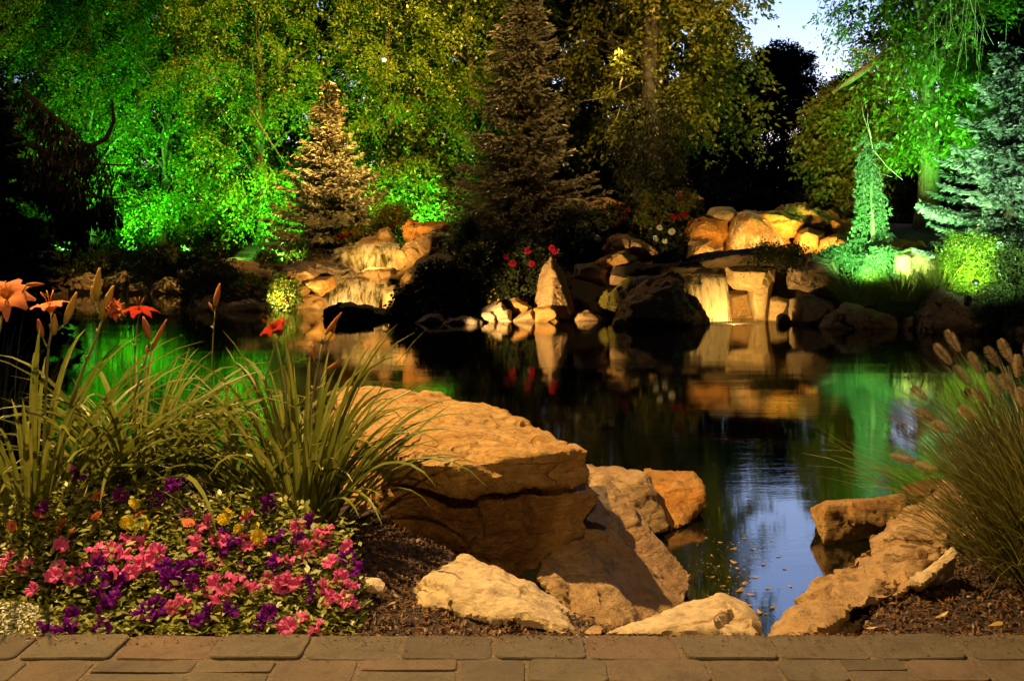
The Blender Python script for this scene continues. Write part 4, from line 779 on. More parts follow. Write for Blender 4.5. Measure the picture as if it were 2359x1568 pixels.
def bed(kind, pts, centres, meshes, cat, size, gname, labels, nleaf, leafL):
    rr = random.Random(len(pts)); g = np.random.default_rng(len(pts)); C_ = np.array([cx(c) for c in centres]); own = [[] for _ in centres]
    for p in pts: own[int(((C_ - cx(p)) ** 2).sum(1).argmin())].append(p)
    for c, ps, lab in zip(centres, own, labels):
        d = bd(c[1]); base = P(c[0], c[1], d); z0 = .46; root = empty(kind, (base.x, base.y + .03, z0), lab, cat, gname); o = np.array(root.location); Q = []; st = []
        for p in ps:
            b = P(p[0], p[1], bd(p[1]) + rr.uniform(-.03, .03)) - root.location; s = size * rr.uniform(.75, 1.15)
            b = b + Vector((0, -.025, .012)); face = (rr.uniform(-.9, .8), rr.uniform(-1.1, .5), rr.uniform(.3, 1)); bloom(meshes, root, b, face, s, rr)
            st.append(([Vector((b.x * .3, b.y * .3, max(.0, b.z - .16))), b * .7 + Vector((0, 0, -.03)), b - Vector(face).normalized() * .03 * s], [.004, .003, .0025]))
        n = nleaf
        spreadx = 135 if cat != 'zinnia' else 100
        px = c[0] + g.normal(0, spreadx * .55, n); py = np.clip(c[1] + g.normal(0, 52, n), 1120, 1462)
        keep = (px < 838 - np.clip(1400 - py, 0, 120) * .2) & (py > 1120 + 70 * np.clip((px - 560) / 250, 0, 1)); px, py = px[keep], py[keep]; n = len(px)
        d_ = 2.71 + (1450 - py) / 350 * .55; dep = -.008 + g.uniform(0, 1, n) ** 1.3 * .17
        pos = np.stack([(px - 1179.5) / F * d_, d_ + dep * .5, np.maximum(CZ - (py - HZ) / F * d_ - dep, .475)], 1) - o
        cl = 5                                                   # leaves stand in little whorls on the shoots
        P0 = np.repeat(pos, cl, 0) + g.normal(0, .012, (n * cl, 3)); az = g.uniform(0, 6.283, n * cl); ax = np.stack([np.cos(az), np.sin(az), g.uniform(-.1, .8, n * cl)], 1)
        L = leafL * g.uniform(.55, 1.2, n * cl)
        link('foliage', qmesh('foliage', leaves(P0, ax, np.array((0, 0, 1.)) + g.normal(0, .35, (n * cl, 3)), L, L * .5)), M['bed_leaf'], root)
        if st: link('stems', mesh('stems', *tubes(st, 5)), M['stem'], root, smooth=True)
bed('petunia_plant', PINK, [(60, 1310), (280, 1265), (440, 1395), (540, 1250), (560, 1345), (720, 1255), (680, 1400), (790, 1350)], B_PINK, 'petunia', .72, 'pink petunias', ['pink petunia plant at the left edge above the white alyssum', 'pink petunia plant with large blooms below the yellow marigolds at left', 'pink petunia plant low at the paver edge among purple blooms', 'pink petunia plant in the middle of the bed below the tall lily leaves', 'pink petunia plant in the front half of the bed between purple ones', 'pink petunia plant at upper right of the bed beside lily leaves', 'pink petunia plant at the front right corner on the pavers', 'pink petunia plant at the right end of the bed by the mulch'], 220, .03)
bed('petunia_plant', PURP, [(160, 1430), (240, 1330), (350, 1400), (430, 1310), (385, 1130), (150, 1120), (500, 1420), (640, 1160), (620, 1300), (720, 1350), (610, 1425), (540, 1240)], B_PURP, 'petunia', .74, 'purple petunias', ['dark purple petunia plant beside the white alyssum at the paver edge', 'purple petunia plant with a big cluster of blooms left of middle', 'purple petunia plant hanging over the paver edge left of middle', 'purple petunia plant in the middle of the bed', 'tall purple petunia shoots rising at the back of the bed between lily clumps', 'single tall purple petunia shoot at the back left of the bed', 'purple petunia plant at the front edge in the middle', 'purple petunia plant at the back right against lily leaves', 'purple petunia plant right of middle among pink blooms', 'dark purple petunia plant in column near the right end', 'purple petunia plant at the front edge right of middle', 'purple petunia plant half hidden among pink blooms below yellow flowers'], 170, .03)
bed('zinnia_plant', ORAN, [(130, 1205), (240, 1165), (50, 1220), (390, 1200)], B_ORA, 'zinnia', .85, 'orange zinnias', ['orange zinnia plant thick with blooms at left', 'orange zinnia plant with single tall bloom under the purple shoot', 'orange zinnia plant at the left edge of bed', 'orange zinnia plant near the middle among yellow marigolds'], 150, .032)
bed('marigold_plant', YELL, [(315, 1195), (550, 1205)], B_YEL, 'marigold', 1.0, 'yellow marigolds', ['yellow marigold plant at left back of the bed', 'yellow marigold plant right of the middle back of bed'], 170, .03)
def alyssum():
    g = np.random.default_rng(4); root = empty('alyssum_plant', P(50, 1430, 2.72), 'white alyssum cushion at the bottom left corner by the pavers', 'alyssum'); o = np.array(root.location)
    n = 2600; px = g.uniform(-80, 128, n); py = g.uniform(1385, 1468, n); k = py > 1385 + 50 * np.clip((px - 40) / 85, 0, 1) ** 2; px, py = px[k], py[k]; n = len(px)
    d = 2.70 + (1450 - py) / 350 * .5 - .01; dep = g.uniform(0, .035, n)
    pos = np.stack([(px - 1179.5) / F * d, d + dep, CZ - (py - HZ) / F * d - dep * .5], 1) - o
    fl = g.uniform(0, 1, n) < .8; a = g.normal(0, 1, (n, 3)); me = qmesh('blooms', leaves(pos[fl], a[fl] * np.array((1, 1, .2)), np.array((0, -.5, 1.)) + g.normal(0, .4, (fl.sum(), 3)), .011, .009)); set_rad(me, np.ones(len(me.vertices)))
    ob = link('blooms', me, M['pet_white'], root); ob['kind'] = 'stuff'
    b = np.repeat(pos, 2, 0) + g.normal(0, .01, (n * 2, 3)) - np.array((0, -.01, .012)); link('foliage', qmesh('foliage', leaves(b, g.normal(0, 1, (n * 2, 3)) + np.array((0, 0, .5)), np.array((0, 0, 1.)) + g.normal(0, .5, (n * 2, 3)), .018, .006)), M['bed_leaf'], root)
alyssum()

# ------------------------------------------------------------------ daylilies
def blade(Vs, base, az, L, wd, lean, arch, twist=0, n=11):
    """one strap leaf, folded along its midrib, rising and arching over; appended as quads"""
    c = np.array(base, float); el = lean; ds = L / n; pts = []; ca, sa = math.cos(az), math.sin(az)
    for i in range(n + 1):
        pts.append(c.copy()); s = i / n; c = c + ds * np.array((ca * math.cos(el), sa * math.cos(el), math.sin(el))); el -= arch * (.35 + 1.6 * s * s) / n
    pts = np.array(pts); side = np.array((-sa, ca, 0)) ; side = side * math.cos(twist) + np.array((0, 0, 1)) * math.sin(twist) * .6
    for i in range(n):
        r = []
        for j in (i, i + 1):
            s = j / n; w_ = wd * min(1, .55 + s * 2) * (1 - s ** 3) ** .8 * .5 + .0005; up = np.array((-ca * .3, -sa * .3, .55)) * w_
            r.append((pts[j] - side * w_ + up, pts[j], pts[j] + side * w_ + up))
        Vs += [r[0][0], r[0][1], r[1][1], r[1][0], r[0][1], r[0][2], r[1][2], r[1][1]]
def clump(label, base, n, L, wd, seed, leanr=(50, 88), archr=(.6, 2.6), azr=(0, 360), rad=.07, mat='lily_leaf', name='daylily', cat='daylily', group='daylilies'):
    rr = random.Random(seed); root = empty(name, base, label, cat, group); Vs = []
    for i in range(n):
        az = R(rr.uniform(*azr)); r = rad * math.sqrt(rr.random()); b = (r * math.cos(az), r * math.sin(az), -.03)
        blade(Vs, b, az, L * rr.uniform(.6, 1.1), wd * rr.uniform(.7, 1.2), R(rr.uniform(*leanr)), rr.uniform(*archr), rr.uniform(-.7, .7))
    me = qmesh('leaves', np.array(Vs)); link('leaves', me, M[mat], root); return root
def bud_mesh(L, r, tip=.15):
    V, Fc, rad = [], [], []; n, na = 9, 10
    for j in range(n):
        s = j / (n - 1); q = r * (math.sin(math.pi * min(1, s * .8 + .12)) ** .8) * (1 - .55 * s ** 3) + .001
        for k in range(na):
            a = 2 * math.pi * k / na; rr_ = q * (1 + .14 * math.cos(3 * a)); V.append((rr_ * math.cos(a), rr_ * math.sin(a), L * s)); rad.append(s)
    Fc = [(j * na + k, j * na + (k + 1) % na, (j + 1) * na + (k + 1) % na, (j + 1) * na + k) for j in range(n - 1) for k in range(na)] + [tuple((n - 1) * na + k for k in range(na))]
    me = mesh('bud', V, Fc); set_rad(me, rad); me.polygons.foreach_set('use_smooth', np.ones(len(Fc), bool)); return me
def lily_mesh(size, open_, seed, n=6):    # six recurving petals from a funnel throat, with stamens
    rr = random.Random(seed); V, Fc, rad = [], [], []; nl, nw = 11, 5
    for k in range(n):
        a = 2 * math.pi * k / n + rr.uniform(-.12, .12); ca, sa = math.cos(a), math.sin(a); wid = size * (.58 if k % 2 else .80); b = len(V); rc = rr.uniform(.75, 1.25); sk = rr.uniform(-.12, .12)
        for i in range(nl):
            s = i / (nl - 1); r = size * (.05 + open_ * (.15 * s + .85 * s * s)) ; z = size * (.95 * s - open_ * rc * .75 * s ** 3.2)
            w_ = wid * math.sin(math.pi * min(.97, .12 + s * .86)) ** .8 * (.35 + .65 * min(1, s * 1.6))
            for j in range(nw):
                v = (j / (nw - 1) - .5) * w_; ruff = .05 * size * s * math.sin(j * 2.3 + i * 1.9 + seed + k) * (abs(j - 2) / 2); cup = -abs(v) * .35 * (1 - s)
                V.append(((r + cup) * ca - (v + sk * size * s * s) * sa, (r + cup) * sa + (v + sk * size * s * s) * ca, z + ruff - abs(v) * .12)); rad.append(min(1, s * 1.1))
        Fc += [(b + i * nw + j, b + i * nw + j + 1, b + (i + 1) * nw + j + 1, b + (i + 1) * nw + j) for i in range(nl - 1) for j in range(nw - 1)]
    for k in range(6):
        a = k * 1.05 + .4; v, f = tube([(0, 0, size * .2), (size * .12 * math.cos(a), size * .12 * math.sin(a), size * .7), (size * .3 * math.cos(a), size * .3 * math.sin(a), size * 1.0)], [.0012, .001, .0018], 5); b = len(V); V += v; Fc += [tuple(i + b for i in q) for q in f]; rad += [.2] * len(v)
    me = mesh('flower', V, Fc); set_rad(me, rad); me.polygons.foreach_set('use_smooth', np.ones(len(Fc), bool)); return me
def aim(o, d, roll=0): o.rotation_mode = 'QUATERNION'; o.rotation_quaternion = Vector(d).normalized().to_track_quat('Z', 'Y') @ Euler((0, 0, roll)).to_quaternion()
def scape(root, d, pts, r0, items, dd=0):
    """flower stem of a lily with its buds and flowers as sub-parts; measured pixels at distance d"""
    W_ = [P(x, y, d) - root.location for x, y in pts]; parts = [(W_, list(np.linspace(r0, r0 * .55, len(W_))))]
    for it in items:
        a = P(*it['at'], d) - root.location; k = min(W_, key=lambda q: (q - a).length + (0 if q.z <= a.z + .02 else 9)); mid_ = (a + k) / 2 - Vector((0, 0, .01)); parts.append(([k, mid_, a], [r0 * .7, r0 * .5, r0 * .45]))
    rr = random.Random(int(pts[0][0]))
    for q in W_[len(W_) // 2:]:
        for e in range(2): parts.append(([q, q + Vector((rr.uniform(-.012, .012), rr.uniform(-.01, .01), .018))], [r0 * .8, r0 * .4]))
    st = link('flower_stem', mesh('flower_stem', *tubes(parts, 6)), M['stem'], root, smooth=True)
    for i, it in enumerate(items):
        a = P(*it['at'], d) - root.location; dv = Vector(it['dir'])
        if it['k'] == 'flower': o = link('flower', lily_mesh(it['s'], it.get('open', .9), i + 3, it.get('n', 6)), M[it['m']], st, a)
        else: o = link('bud', bud_mesh(it['s'], it.get('r', it['s'] * .14)), M[it['m']], st, a)
        aim(o, dv, it.get('roll', 0))
        if it.get('label'): o['label'] = it['label']
A1 = clump('daylily clump at the left edge with broad leaves and three open pink-orange blooms', P(70, 1245, 3.35), 80, .84, .025, 1, rad=.10)
scape(A1, 3.3, [(98, 1240), (100, 1060), (106, 880), (112, 800), (118, 760)], .006, [dict(k='flower', at=(118, 722), dir=(-.1, -.2, 1), s=.075, open=.75, m='lily_peach'), dict(k='bud', at=(150, 745), dir=(.45, -.2, 1), s=.115, r=.012, m='bud'), dict(k='bud', at=(125, 770), dir=(.1, -.2, 1), s=.07, r=.009, m='bud'), dict(k='bud', at=(98, 775), dir=(-.15, -.2, 1), s=.06, r=.010, m='bud_red')])
scape(A1, 3.3, [(133, 1240), (140, 1060), (160, 930), (200, 830), (225, 770), (238, 725)], .0065, [dict(k='bud', at=(222, 690), dir=(.1, 0, 1), s=.105, r=.0125, m='bud'), dict(k='bud', at=(232, 735), dir=(.42, -.1, 1), s=.12, r=.014, m='bud'), dict(k='bud', at=(214, 700), dir=(-.05, 0, 1), s=.06, r=.008, m='bud'), dict(k='bud', at=(245, 728), dir=(.1, -.3, 1), s=.06, r=.008, m='bud'), dict(k='flower', at=(240, 715), dir=(.9, -.35, .25), s=.07, open=.35, m='lily_peach', label='withered drooping pink-orange bloom'), dict(k='flower', at=(252, 700), dir=(.7, -.3, -.75), s=.065, open=.3, m='lily_peach', label='shrivelled hanging bloom')])
scape(A1, 3.15, [(-40, 1240), (-30, 960), (-10, 800), (8, 715)], .006, [dict(k='flower', at=(18, 690), dir=(.25, -.9, .7), s=.072, open=1.1, m='lily_peach', n=9, label='large double ruffled pink-orange bloom'), dict(k='bud', at=(62, 656), dir=(1, -.3, .05), s=.065, r=.006, m='bud_red')])
A2 = clump('daylily clump left of centre with arching leaves and closed red buds', P(315, 1175, 3.62), 95, .80, .022, 2, leanr=(42, 82), archr=(1.2, 3.0), rad=.09)
scape(A2, 3.55, [(272, 1180), (285, 1050), (305, 930), (328, 850), (342, 800)], .0055, [dict(k='bud', at=(345, 782), dir=(-.25, -.1, 1), s=.085, r=.011, m='bud_red'), dict(k='bud', at=(350, 805), dir=(.55, -.2, 1), s=.125, r=.007, m='bud_red'), dict(k='bud', at=(338, 815), dir=(.1, -.2, 1), s=.03, r=.006, m='bud')])
A3 = clump('thick daylily clump beside the ochre slab with withered buds', P(695, 1215, 3.66), 150, .80, .022, 3, leanr=(48, 89), archr=(.5, 2.7), rad=.12)
scape(A3, 3.62, [(690, 1190), (705, 1020), (722, 900), (735, 830), (742, 790)], .0055, [dict(k='bud', at=(750, 770), dir=(.75, -.1, 1), s=.10, r=.007, m='bud_red'), dict(k='bud', at=(768, 765), dir=(.2, -.1, 1), s=.055, r=.006, m='bud_red'), dict(k='bud', at=(724, 832), dir=(-.05, -.1, 1), s=.06, r=.006, m='bud_red'), dict(k='bud', at=(752, 852), dir=(.9, -.2, .55), s=.085, r=.006, m='bud_red')])
scape(A3, 3.7, [(660, 1190), (640, 1000), (610, 880), (632, 800), (642, 772)], .005, [dict(k='flower', at=(640, 768), dir=(-.45, -.5, .9), s=.075, open=.7, m='lily_red', label='single dark red bloom'), dict(k='bud', at=(648, 772), dir=(.12, 0, 1), s=.075, r=.009, m='bud')])
A4 = clump('dim daylily clump in shade behind with a dark red bloom', P(330, 1120, 4.35), 60, .62, .014, 4, leanr=(55, 88), archr=(.3, 1.8), rad=.2)
scape(A4, 4.3, [(300, 1120), (305, 950), (312, 800), (318, 730)], .005, [dict(k='flower', at=(320, 725), dir=(.1, -.2, 1), s=.075, open=1.1, m='lily_red', label='dark red open bloom')])
scape(A4, 4.3, [(470, 1120), (485, 900), (492, 760), (495, 715)], .004, [dict(k='bud', at=(496, 705), dir=(.2, 0, 1), s=.10, r=.012, m='bud_red'), dict(k='bud', at=(490, 715), dir=(-.5, 0, 1), s=.04, r=.006, m='bud_red')])
A5 = clump('daylily clump with long leaves reaching left between two thicker clumps', P(545, 1195, 3.72), 60, .72, .021, 5, leanr=(40, 80), archr=(1.0, 2.8), rad=.09)

# ------------------------------------------------------------------ fountain grass on the right
def fountain_grass():
    rr = random.Random(8); base = Vector((1.76, 3.22, .40)); root = empty('fountain_grass', base, 'big fountain grass tuft with fuzzy seed heads at the right edge', 'ornamental grass'); Vs = []
    for i in range(3000):
        az = rr.uniform(0, 6.283); r = .16 * math.sqrt(rr.random()); b = (r * math.cos(az), r * math.sin(az), -.03); az += rr.uniform(-.5, .5)
        blade(Vs, b, az, .78 * rr.uniform(.5, 1.1), rr.uniform(.0022, .0042), R(rr.uniform(42, 89) if rr.random() < .35 else rr.uniform(64, 89)), rr.uniform(.4, 1.9), rr.uniform(-1, 1), 8)
    link('blades', qmesh('blades', np.array(Vs)), M['grass'], root)
    tips = [(2185, 830, .35, 3.5), (2130, 915, .5, 3.4), (2205, 800, .2, 3.5), (2230, 880, .3, 3.3), (2255, 850, .45, 3.3), (2270, 925, .5, 3.2), (2295, 835, .3, 3.3), (2325, 825, .1, 3.3), (2345, 860, .0, 3.2), (2300, 900, .35, 3.1), (2150, 965, .6, 3.3), (2180, 990, .4, 3.2), (2240, 960, .45, 3.1), (2330, 900, .15, 3.1), (2370, 830, 0, 3.3), (2150, 1080, .9, 3.1), (2100, 1060, 1.0, 3.3), (2360, 930, .1, 3.0)]
    for (x, y, ln, d) in tips:
        t_ = P(x, y, d) - base; b = Vector((rr.uniform(-.1, .05), rr.uniform(-.1, .1), 0)); mid_ = b * .45 + t_ * .55 + Vector((.07 * ln + .02, 0, .13)); st = []
        for k in range(8):
            s = k / 7; st.append(b * (1 - s) ** 2 + mid_ * 2 * s * (1 - s) + t_ * s * s)
        dv = (st[-1] - st[-2]).normalized(); stalk = link('stalk', mesh('stalk', *tubes([(st, [.0016] * 8)], 4)), M['grass'], root)
        g2 = np.random.default_rng(int(x)); L = rr.uniform(.06, .095); n = 480; s = g2.uniform(0, 1, n); D = np.array(dv); pos = np.array(st[-1]) - D * L * .2 + D * L * s[:, None] ; rad = np.sin(np.pi * np.clip(s * .9 + .08, 0, 1)) ** .6
        out = g2.normal(0, 1, (n, 3)); out = unit(out - (out @ D)[:, None] * D); link('seed_head', qmesh('seed_head', leaves(pos, out * 1.0 + D * .6, np.cross(out, D), .020 * rad + .004, .0010)), M['seed'], stalk)
fountain_grass()

# ------------------------------------------------------------------ mulch, fallen leaves, floating leaves
def mulch():
    g = np.random.default_rng(2); n = 26000; x = g.uniform(-.75, 1.75, n); y = 2.63 + g.uniform(0, 1, n) ** 1.15 * 1.3
    k = (y < shore_near(x) - .02); x, y = x[k], y[k]; n = len(x); z = gz(x, y) + g.uniform(.0, .012, n); az = g.uniform(0, 6.283, n); L = g.uniform(.006, .028, n); wd = np.minimum(g.uniform(.003, .009, n), L)
    ax = np.stack([np.cos(az), np.sin(az), g.normal(0, .35, n)], 1)
    p = np.stack([x, y, z], 1); nr = np.array((0, 0, 1.)) + g.normal(0, .4, (n, 3)); a = leaves(p, ax, nr, L, wd, .3); b = leaves(p - np.array((0, 0, .004)), ax, nr, L, wd * 1.1, -.2)
    m = 900; xe = g.uniform(-1.3, 1.6, m); ye = 2.635 - g.exponential(.04, m); pe = np.stack([xe, ye, .503 + 0 * xe], 1); a = np.concatenate([a, leaves(pe, np.stack([g.normal(0, 1, m), g.normal(0, 1, m), 0 * xe], 1), np.array((0, 0, 1.)) + g.normal(0, .2, (m, 3)), g.uniform(.004, .014, m), .004, .3)])
    tag(link('mulch', qmesh('mulch', np.concatenate([a, b])), M['mulch']), 'brown bark mulch spread between path and rocks', 'mulch', kind='stuff')
mulch()
def leaf_mesh(seed):
    rr = random.Random(seed); V = []; n = 14
    for k in range(n):
        a = 2 * math.pi * k / n; r = .5 * (1 - .12 * math.cos(3 * a + seed)); V.append((r * math.cos(a), r * .45 * math.sin(a) * (1 - .35 * math.cos(a)), .06 * math.sin(2 * a + seed)))
    V.append((0, 0, .07)); V.append((.62, .02, .02)); V.append((.62, -.02, .02))
    me = mesh('fallen_leaf', V, [(k, (k + 1) % n, n) for k in range(n)] + [(0, n + 1, n + 2)]); me.materials.append(M['dead_leaf']); return me
LM = [leaf_mesh(i) for i in range(3)]
def leaf_at(name, label, cat, group, loc, s, rr, flat=.1):
    o = bpy.data.objects.new(name, rr.choice(LM)); COL.objects.link(o); o.location = loc; o.scale = (s, s, s); o.rotation_euler = (rr.uniform(-flat, flat), rr.uniform(-flat, flat), rr.random() * 6.28); return tag(o, label, cat, group)
rr = random.Random(5)
for (x, y, s) in [(1715, 1345, .05), (1700, 1310, .03), (1760, 1300, .035), (1690, 1265, .05), (1905, 1340, .035), (1780, 1400, .04), (1720, 1395, .05), (1650, 1390, .04), (1770, 1355, .03), (1730, 1370, .035), (1680, 1330, .02), (1640, 1280, .025), (1795, 1282, .03), (1820, 1350, .025), (1740, 1330, .03), (1660, 1250, .03), (1715, 1240, .025), (1780, 1245, .02), (1810, 1310, .03), (1665, 1350, .025), (1750, 1410, .05), (1700, 1420, .03), (1640, 1330, .03), (1705, 1360, .06), (1690, 1295, .05), (1625, 1240, .03), (1655, 1305, .03), (1735, 1265, .03)]:
    d = CZ * F / (y - HZ); leaf_at('floating_leaf', 'small tan leaf floating on the dark water near the right rocks', 'leaf', 'leaves floating on the pond', (P(x, y, d).x, d, .004), s, rr, .03)
for i in range(150):
    q_ = rr.choice(((1700, 1350), (1650, 1310), (1740, 1290), (1700, 1400), (1660, 1260))); x = rr.gauss(q_[0], 32); y = min(1436, rr.gauss(q_[1], 28)); d = CZ * F / (y - HZ); leaf_at('floating_leaf', 'small tan leaf floating on the dark water near the right rocks', 'leaf', 'leaves floating on the pond', (P(x, y, d).x, d, .003), rr.uniform(.004, .013), rr, .03)
for (x, y, s, lab) in [(1182, 1435, .055, 'pale curled leaf lying on mulch before the peaked cream rock'), (2290, 1448, .045, 'yellow leaf on mulch at bottom right'), (1720, 1452, .03, 'small curled leaf by paver edge right of the low cream rock'), (2010, 1455, .03, 'tan leaf on mulch in front of the long pale rock'), (2170, 1425, .04, 'dry leaf on mulch under the fountain grass'), (900, 1400, .03, 'thin dry leaf on mulch right of the pebble')]:
    d = 2.66 + (1460 - y) / 900 * 3; leaf_at('fallen_leaf', lab, 'leaf', 'fallen leaves on the mulch', P(x, y, d) + Vector((0, 0, .012)), s, rr, .5)
leaf_at('fallen_leaf', 'small pale leaf lying on top of the ochre slab', 'leaf', 'fallen leaves', P(1075, 1010, 4.35) + Vector((0, 0, .02)), .04, rr, .1)

# ------------------------------------------------------------------ shrubs and flowers of the far bank
def shrub(label, cx_, cy_, wpx, hpx, d, mat, seed, n=70, leafL=.09, leafW=.05, blooms=None, nb=0, bs=1., name='shrub', cat='shrub', droop=.3, group='shrubs on the far bank', spots=None):
    g = np.random.default_rng(seed); rr = random.Random(seed); base = P(cx_, cy_ + hpx / 2, d); root = empty(name, base, label, cat, group); rx, rz = wpx / 2 / F * d, hpx / F * d
    u = g.uniform(0, 1, n) ** .5; az = g.uniform(0, 6.283, n); h = g.uniform(.05, 1, n); pr = np.sqrt(1 - (h * .9) ** 2)
    c = np.stack([rx * u * pr * np.cos(az), rx * .8 * u * pr * np.sin(az), rz * h * .92], 1)
    link('foliage', qmesh('foliage', sprays(c, np.stack([np.cos(az), np.sin(az), h], 1), g, 4, 18, rx * .35 + .08, leafL, leafW, droop, .05)), M[mat], root)
    link('stems', mesh('stems', *tubes([([Vector((0, 0, -.1)), Vector(c[k]) * .5, Vector(c[k])], [.012, .008, .004]) for k in range(0, n, 6)], 4)), M['bark'], root)
    for k in range(nb):
        a = rr.uniform(3.5, 5.9); hh = rr.uniform(.25, 1); q = math.sqrt(max(.05, 1 - (hh * .88) ** 2)); x = rx * q * math.cos(a) * rr.uniform(.4, 1.05) * 1.3
        bloom(blooms, root, (x, -rx * .85 * q * abs(math.sin(a)), rz * hh), (rr.uniform(-.5, .5), -1, rr.uniform(0, .8)), bs * rr.uniform(.7, 1.2), rr)
    for (sx, sy) in (spots or []): bloom(blooms, root, P(sx, sy, d - rx * .9) - base, (rr.uniform(-.4, .4), -1, .4), bs * rr.uniform(.8, 1.2), rr)
    return root
shrub('dark leafy bush at the pond edge left of the long flat grey rock', 490, 655, 130, 96, 26.4, 'leaf_dark', 61, 120, .09, .05)
shrub('bright flowering shrub beside the small lamp at left pond edge', 650, 676, 78, 76, 25.9, 'leaf_lime', 1, 70, .08, .05, B_RED, 9, .9)
shrub('pink flowers cushion behind the long flat grey rock', 580, 670, 70, 34, 26.3, 'leaf', 2, 40, .07, .04, B_PK2, 16, 1.0)
shrub('dim shrub with few red blooms on the bank left of the tan ledge', 555, 668, 100, 56, 26.6, 'leaf_olive', 3, 80, .09, .05, B_RED, 6, .9)
shrub('red geraniums behind the upper left waterfall lip', 818, 548, 80, 34, 28.9, 'leaf_olive', 4, 40, .08, .05, B_RED, 22, 1.1)
shrub('rust-coloured round bush above the left waterfall', 905, 505, 80, 60, 29.3, 'leaf_olive', 5, 60, .07, .04, B_RED, 4, .8)
shrub('bright green small bush under the tan spruce at its left', 690, 575, 46, 40, 28.5, 'leaf_lime', 6, 40, .08, .05)
shrub('small green bush low beside bright bush left of the tan spruce', 620, 598, 56, 26, 29, 'leaf_lime', 7, 30, .07, .04)
shrub('dark spreading shrub right of the left waterfall', 1030, 655, 150, 90, 22.9, 'leaf_dark', 8, 170, .09, .05)
shrub('dark red flowers mass along the shore right of left waterfall', 975, 696, 130, 62, 22.5, 'leaf_dark', 9, 120, .08, .05, B_RED, 26, .8)
shrub('low dark bed of purple-pink flowers at the shore under the dark shrub', 1010, 715, 120, 40, 22.0, 'leaf_dark', 10, 60, .07, .04, B_PK2, 14, .7)
shrub('yellow flowers patch left of the bright stacked stones', 1120, 690, 90, 50, 22.9, 'leaf_dark', 11, 50, .06, .03, B_YR, 26, .9)
shrub('bright green lit bush below the tall dim spruce', 1068, 548, 62, 90, 26.5, 'leaf_lime', 12, 70, .08, .045)
shrub('dark rose bush with red blooms behind the standing rock', 1200, 620, 190, 150, 23.6, 'leaf_dark', 13, 140, .08, .05, B_RED, 0, 1.2, spots=[(1278, 580), (1215, 578), (1165, 592), (1225, 608), (1280, 590), (1180, 608), (1272, 572)])
shrub('tall dark rose bush behind the dark ledge left', 1340, 545, 150, 130, 26, 'leaf_dark', 14, 130, .08, .05, B_WR, 0, 1.2, spots=[(1380, 552), (1376, 548)])
shrub('rose bush with red and pink blooms left of the glowing orange boulder', 1545, 515, 150, 140, 25.6, 'leaf_olive', 15, 140, .09, .05, B_RED, 10, 1.1, spots=[(1612, 510), (1580, 495), (1565, 500)])
shrub('white rose bush in front of the pale low rock', 1535, 560, 70, 70, 24.8, 'leaf_dark', 16, 60, .08, .05, B_WR, 0, 1.3, spots=[(1520, 525), (1548, 534), (1532, 556), (1510, 550)])
shrub('dark red flower bush below the dim flat rock', 1440, 515, 130, 80, 26.3, 'leaf_dark', 17, 90, .08, .05, B_RED, 14, 1.0)
shrub('shrub with ginger leaves under spruce right of green lit bush', 1115, 610, 120, 80, 25.2, 'leaf_olive', 18, 90, .09, .06, B_RED, 4, .9)
shrub('low juniper lit green spilling over the right ledge', 1960, 592, 170, 44, 22.2, 'needle_green', 19, 110, .09, .03, droop=.6, cat='juniper', name='juniper')
shrub('pale juniper tuft glaring beside the right green lamp', 2035, 606, 90, 52, 21, 'needle_green', 20, 70, .08, .03, droop=.5, cat='juniper', name='juniper')
shrub('round fine-leaved bush glowing bright green on the right', 2240, 610, 150, 130, 19.6, 'leaf_lime', 21, 230, .045, .02, droop=.1)
shrub('dark broad bush at the right edge behind the boulders', 2370, 640, 170, 150, 18.8, 'leaf_dark', 22, 150, .07, .03)
shrub('dark low bush right of triangular boulder', 2330, 700, 110, 70, 18, 'leaf_dark', 23, 80, .06, .03)
shrub('dark mossy groundcover over the right ledge', 1800, 592, 160, 34, 22.0, 'leaf_dark', 24, 90, .06, .03)
for i, (x, y, wd, hh, d, lab) in enumerate([(300, 612, 200, 58, 40, 'dark low bush on far left bank'), (130, 606, 170, 74, 40.5, 'dark bush at far left under the black boughs'), (470, 604, 150, 56, 39, 'dark low bush behind the grey flat rock'), (30, 610, 180, 80, 41, 'dark bush at left edge of far bank'), (1640, 560, 90, 60, 26.5, 'dark bush behind the glowing orange boulder')]):
    shrub(lab, x, y, wd, hh, d, 'leaf_dark', 30 + i, 110, .1, .06)
for i, (x, y, d, n, lab) in enumerate([(1975, 700, 20.6, 190, 'dark grass tuft on right bank above broad dark boulder'), (2080, 690, 20, 190, 'dark grass tuft in front of the green-lit rock'), (2150, 680, 19.8, 120, 'small dark grass tuft beside triangular boulder')]):
    clump(lab, P(x, y, d), n, .85, .022, 40 + i, leanr=(45, 88), archr=(.4, 2), rad=.35, mat='grass', name='grass_tuft', cat='grass tuft', group='grass tufts on the right bank')
clump('dark reeds at left edge of the near bank', P(-20, 1020, 5.2), 40, .8, .014, 50, leanr=(55, 88), archr=(.3, 1.5), rad=.3, mat='leaf_dark', name='reeds', cat='reeds', group='reeds')

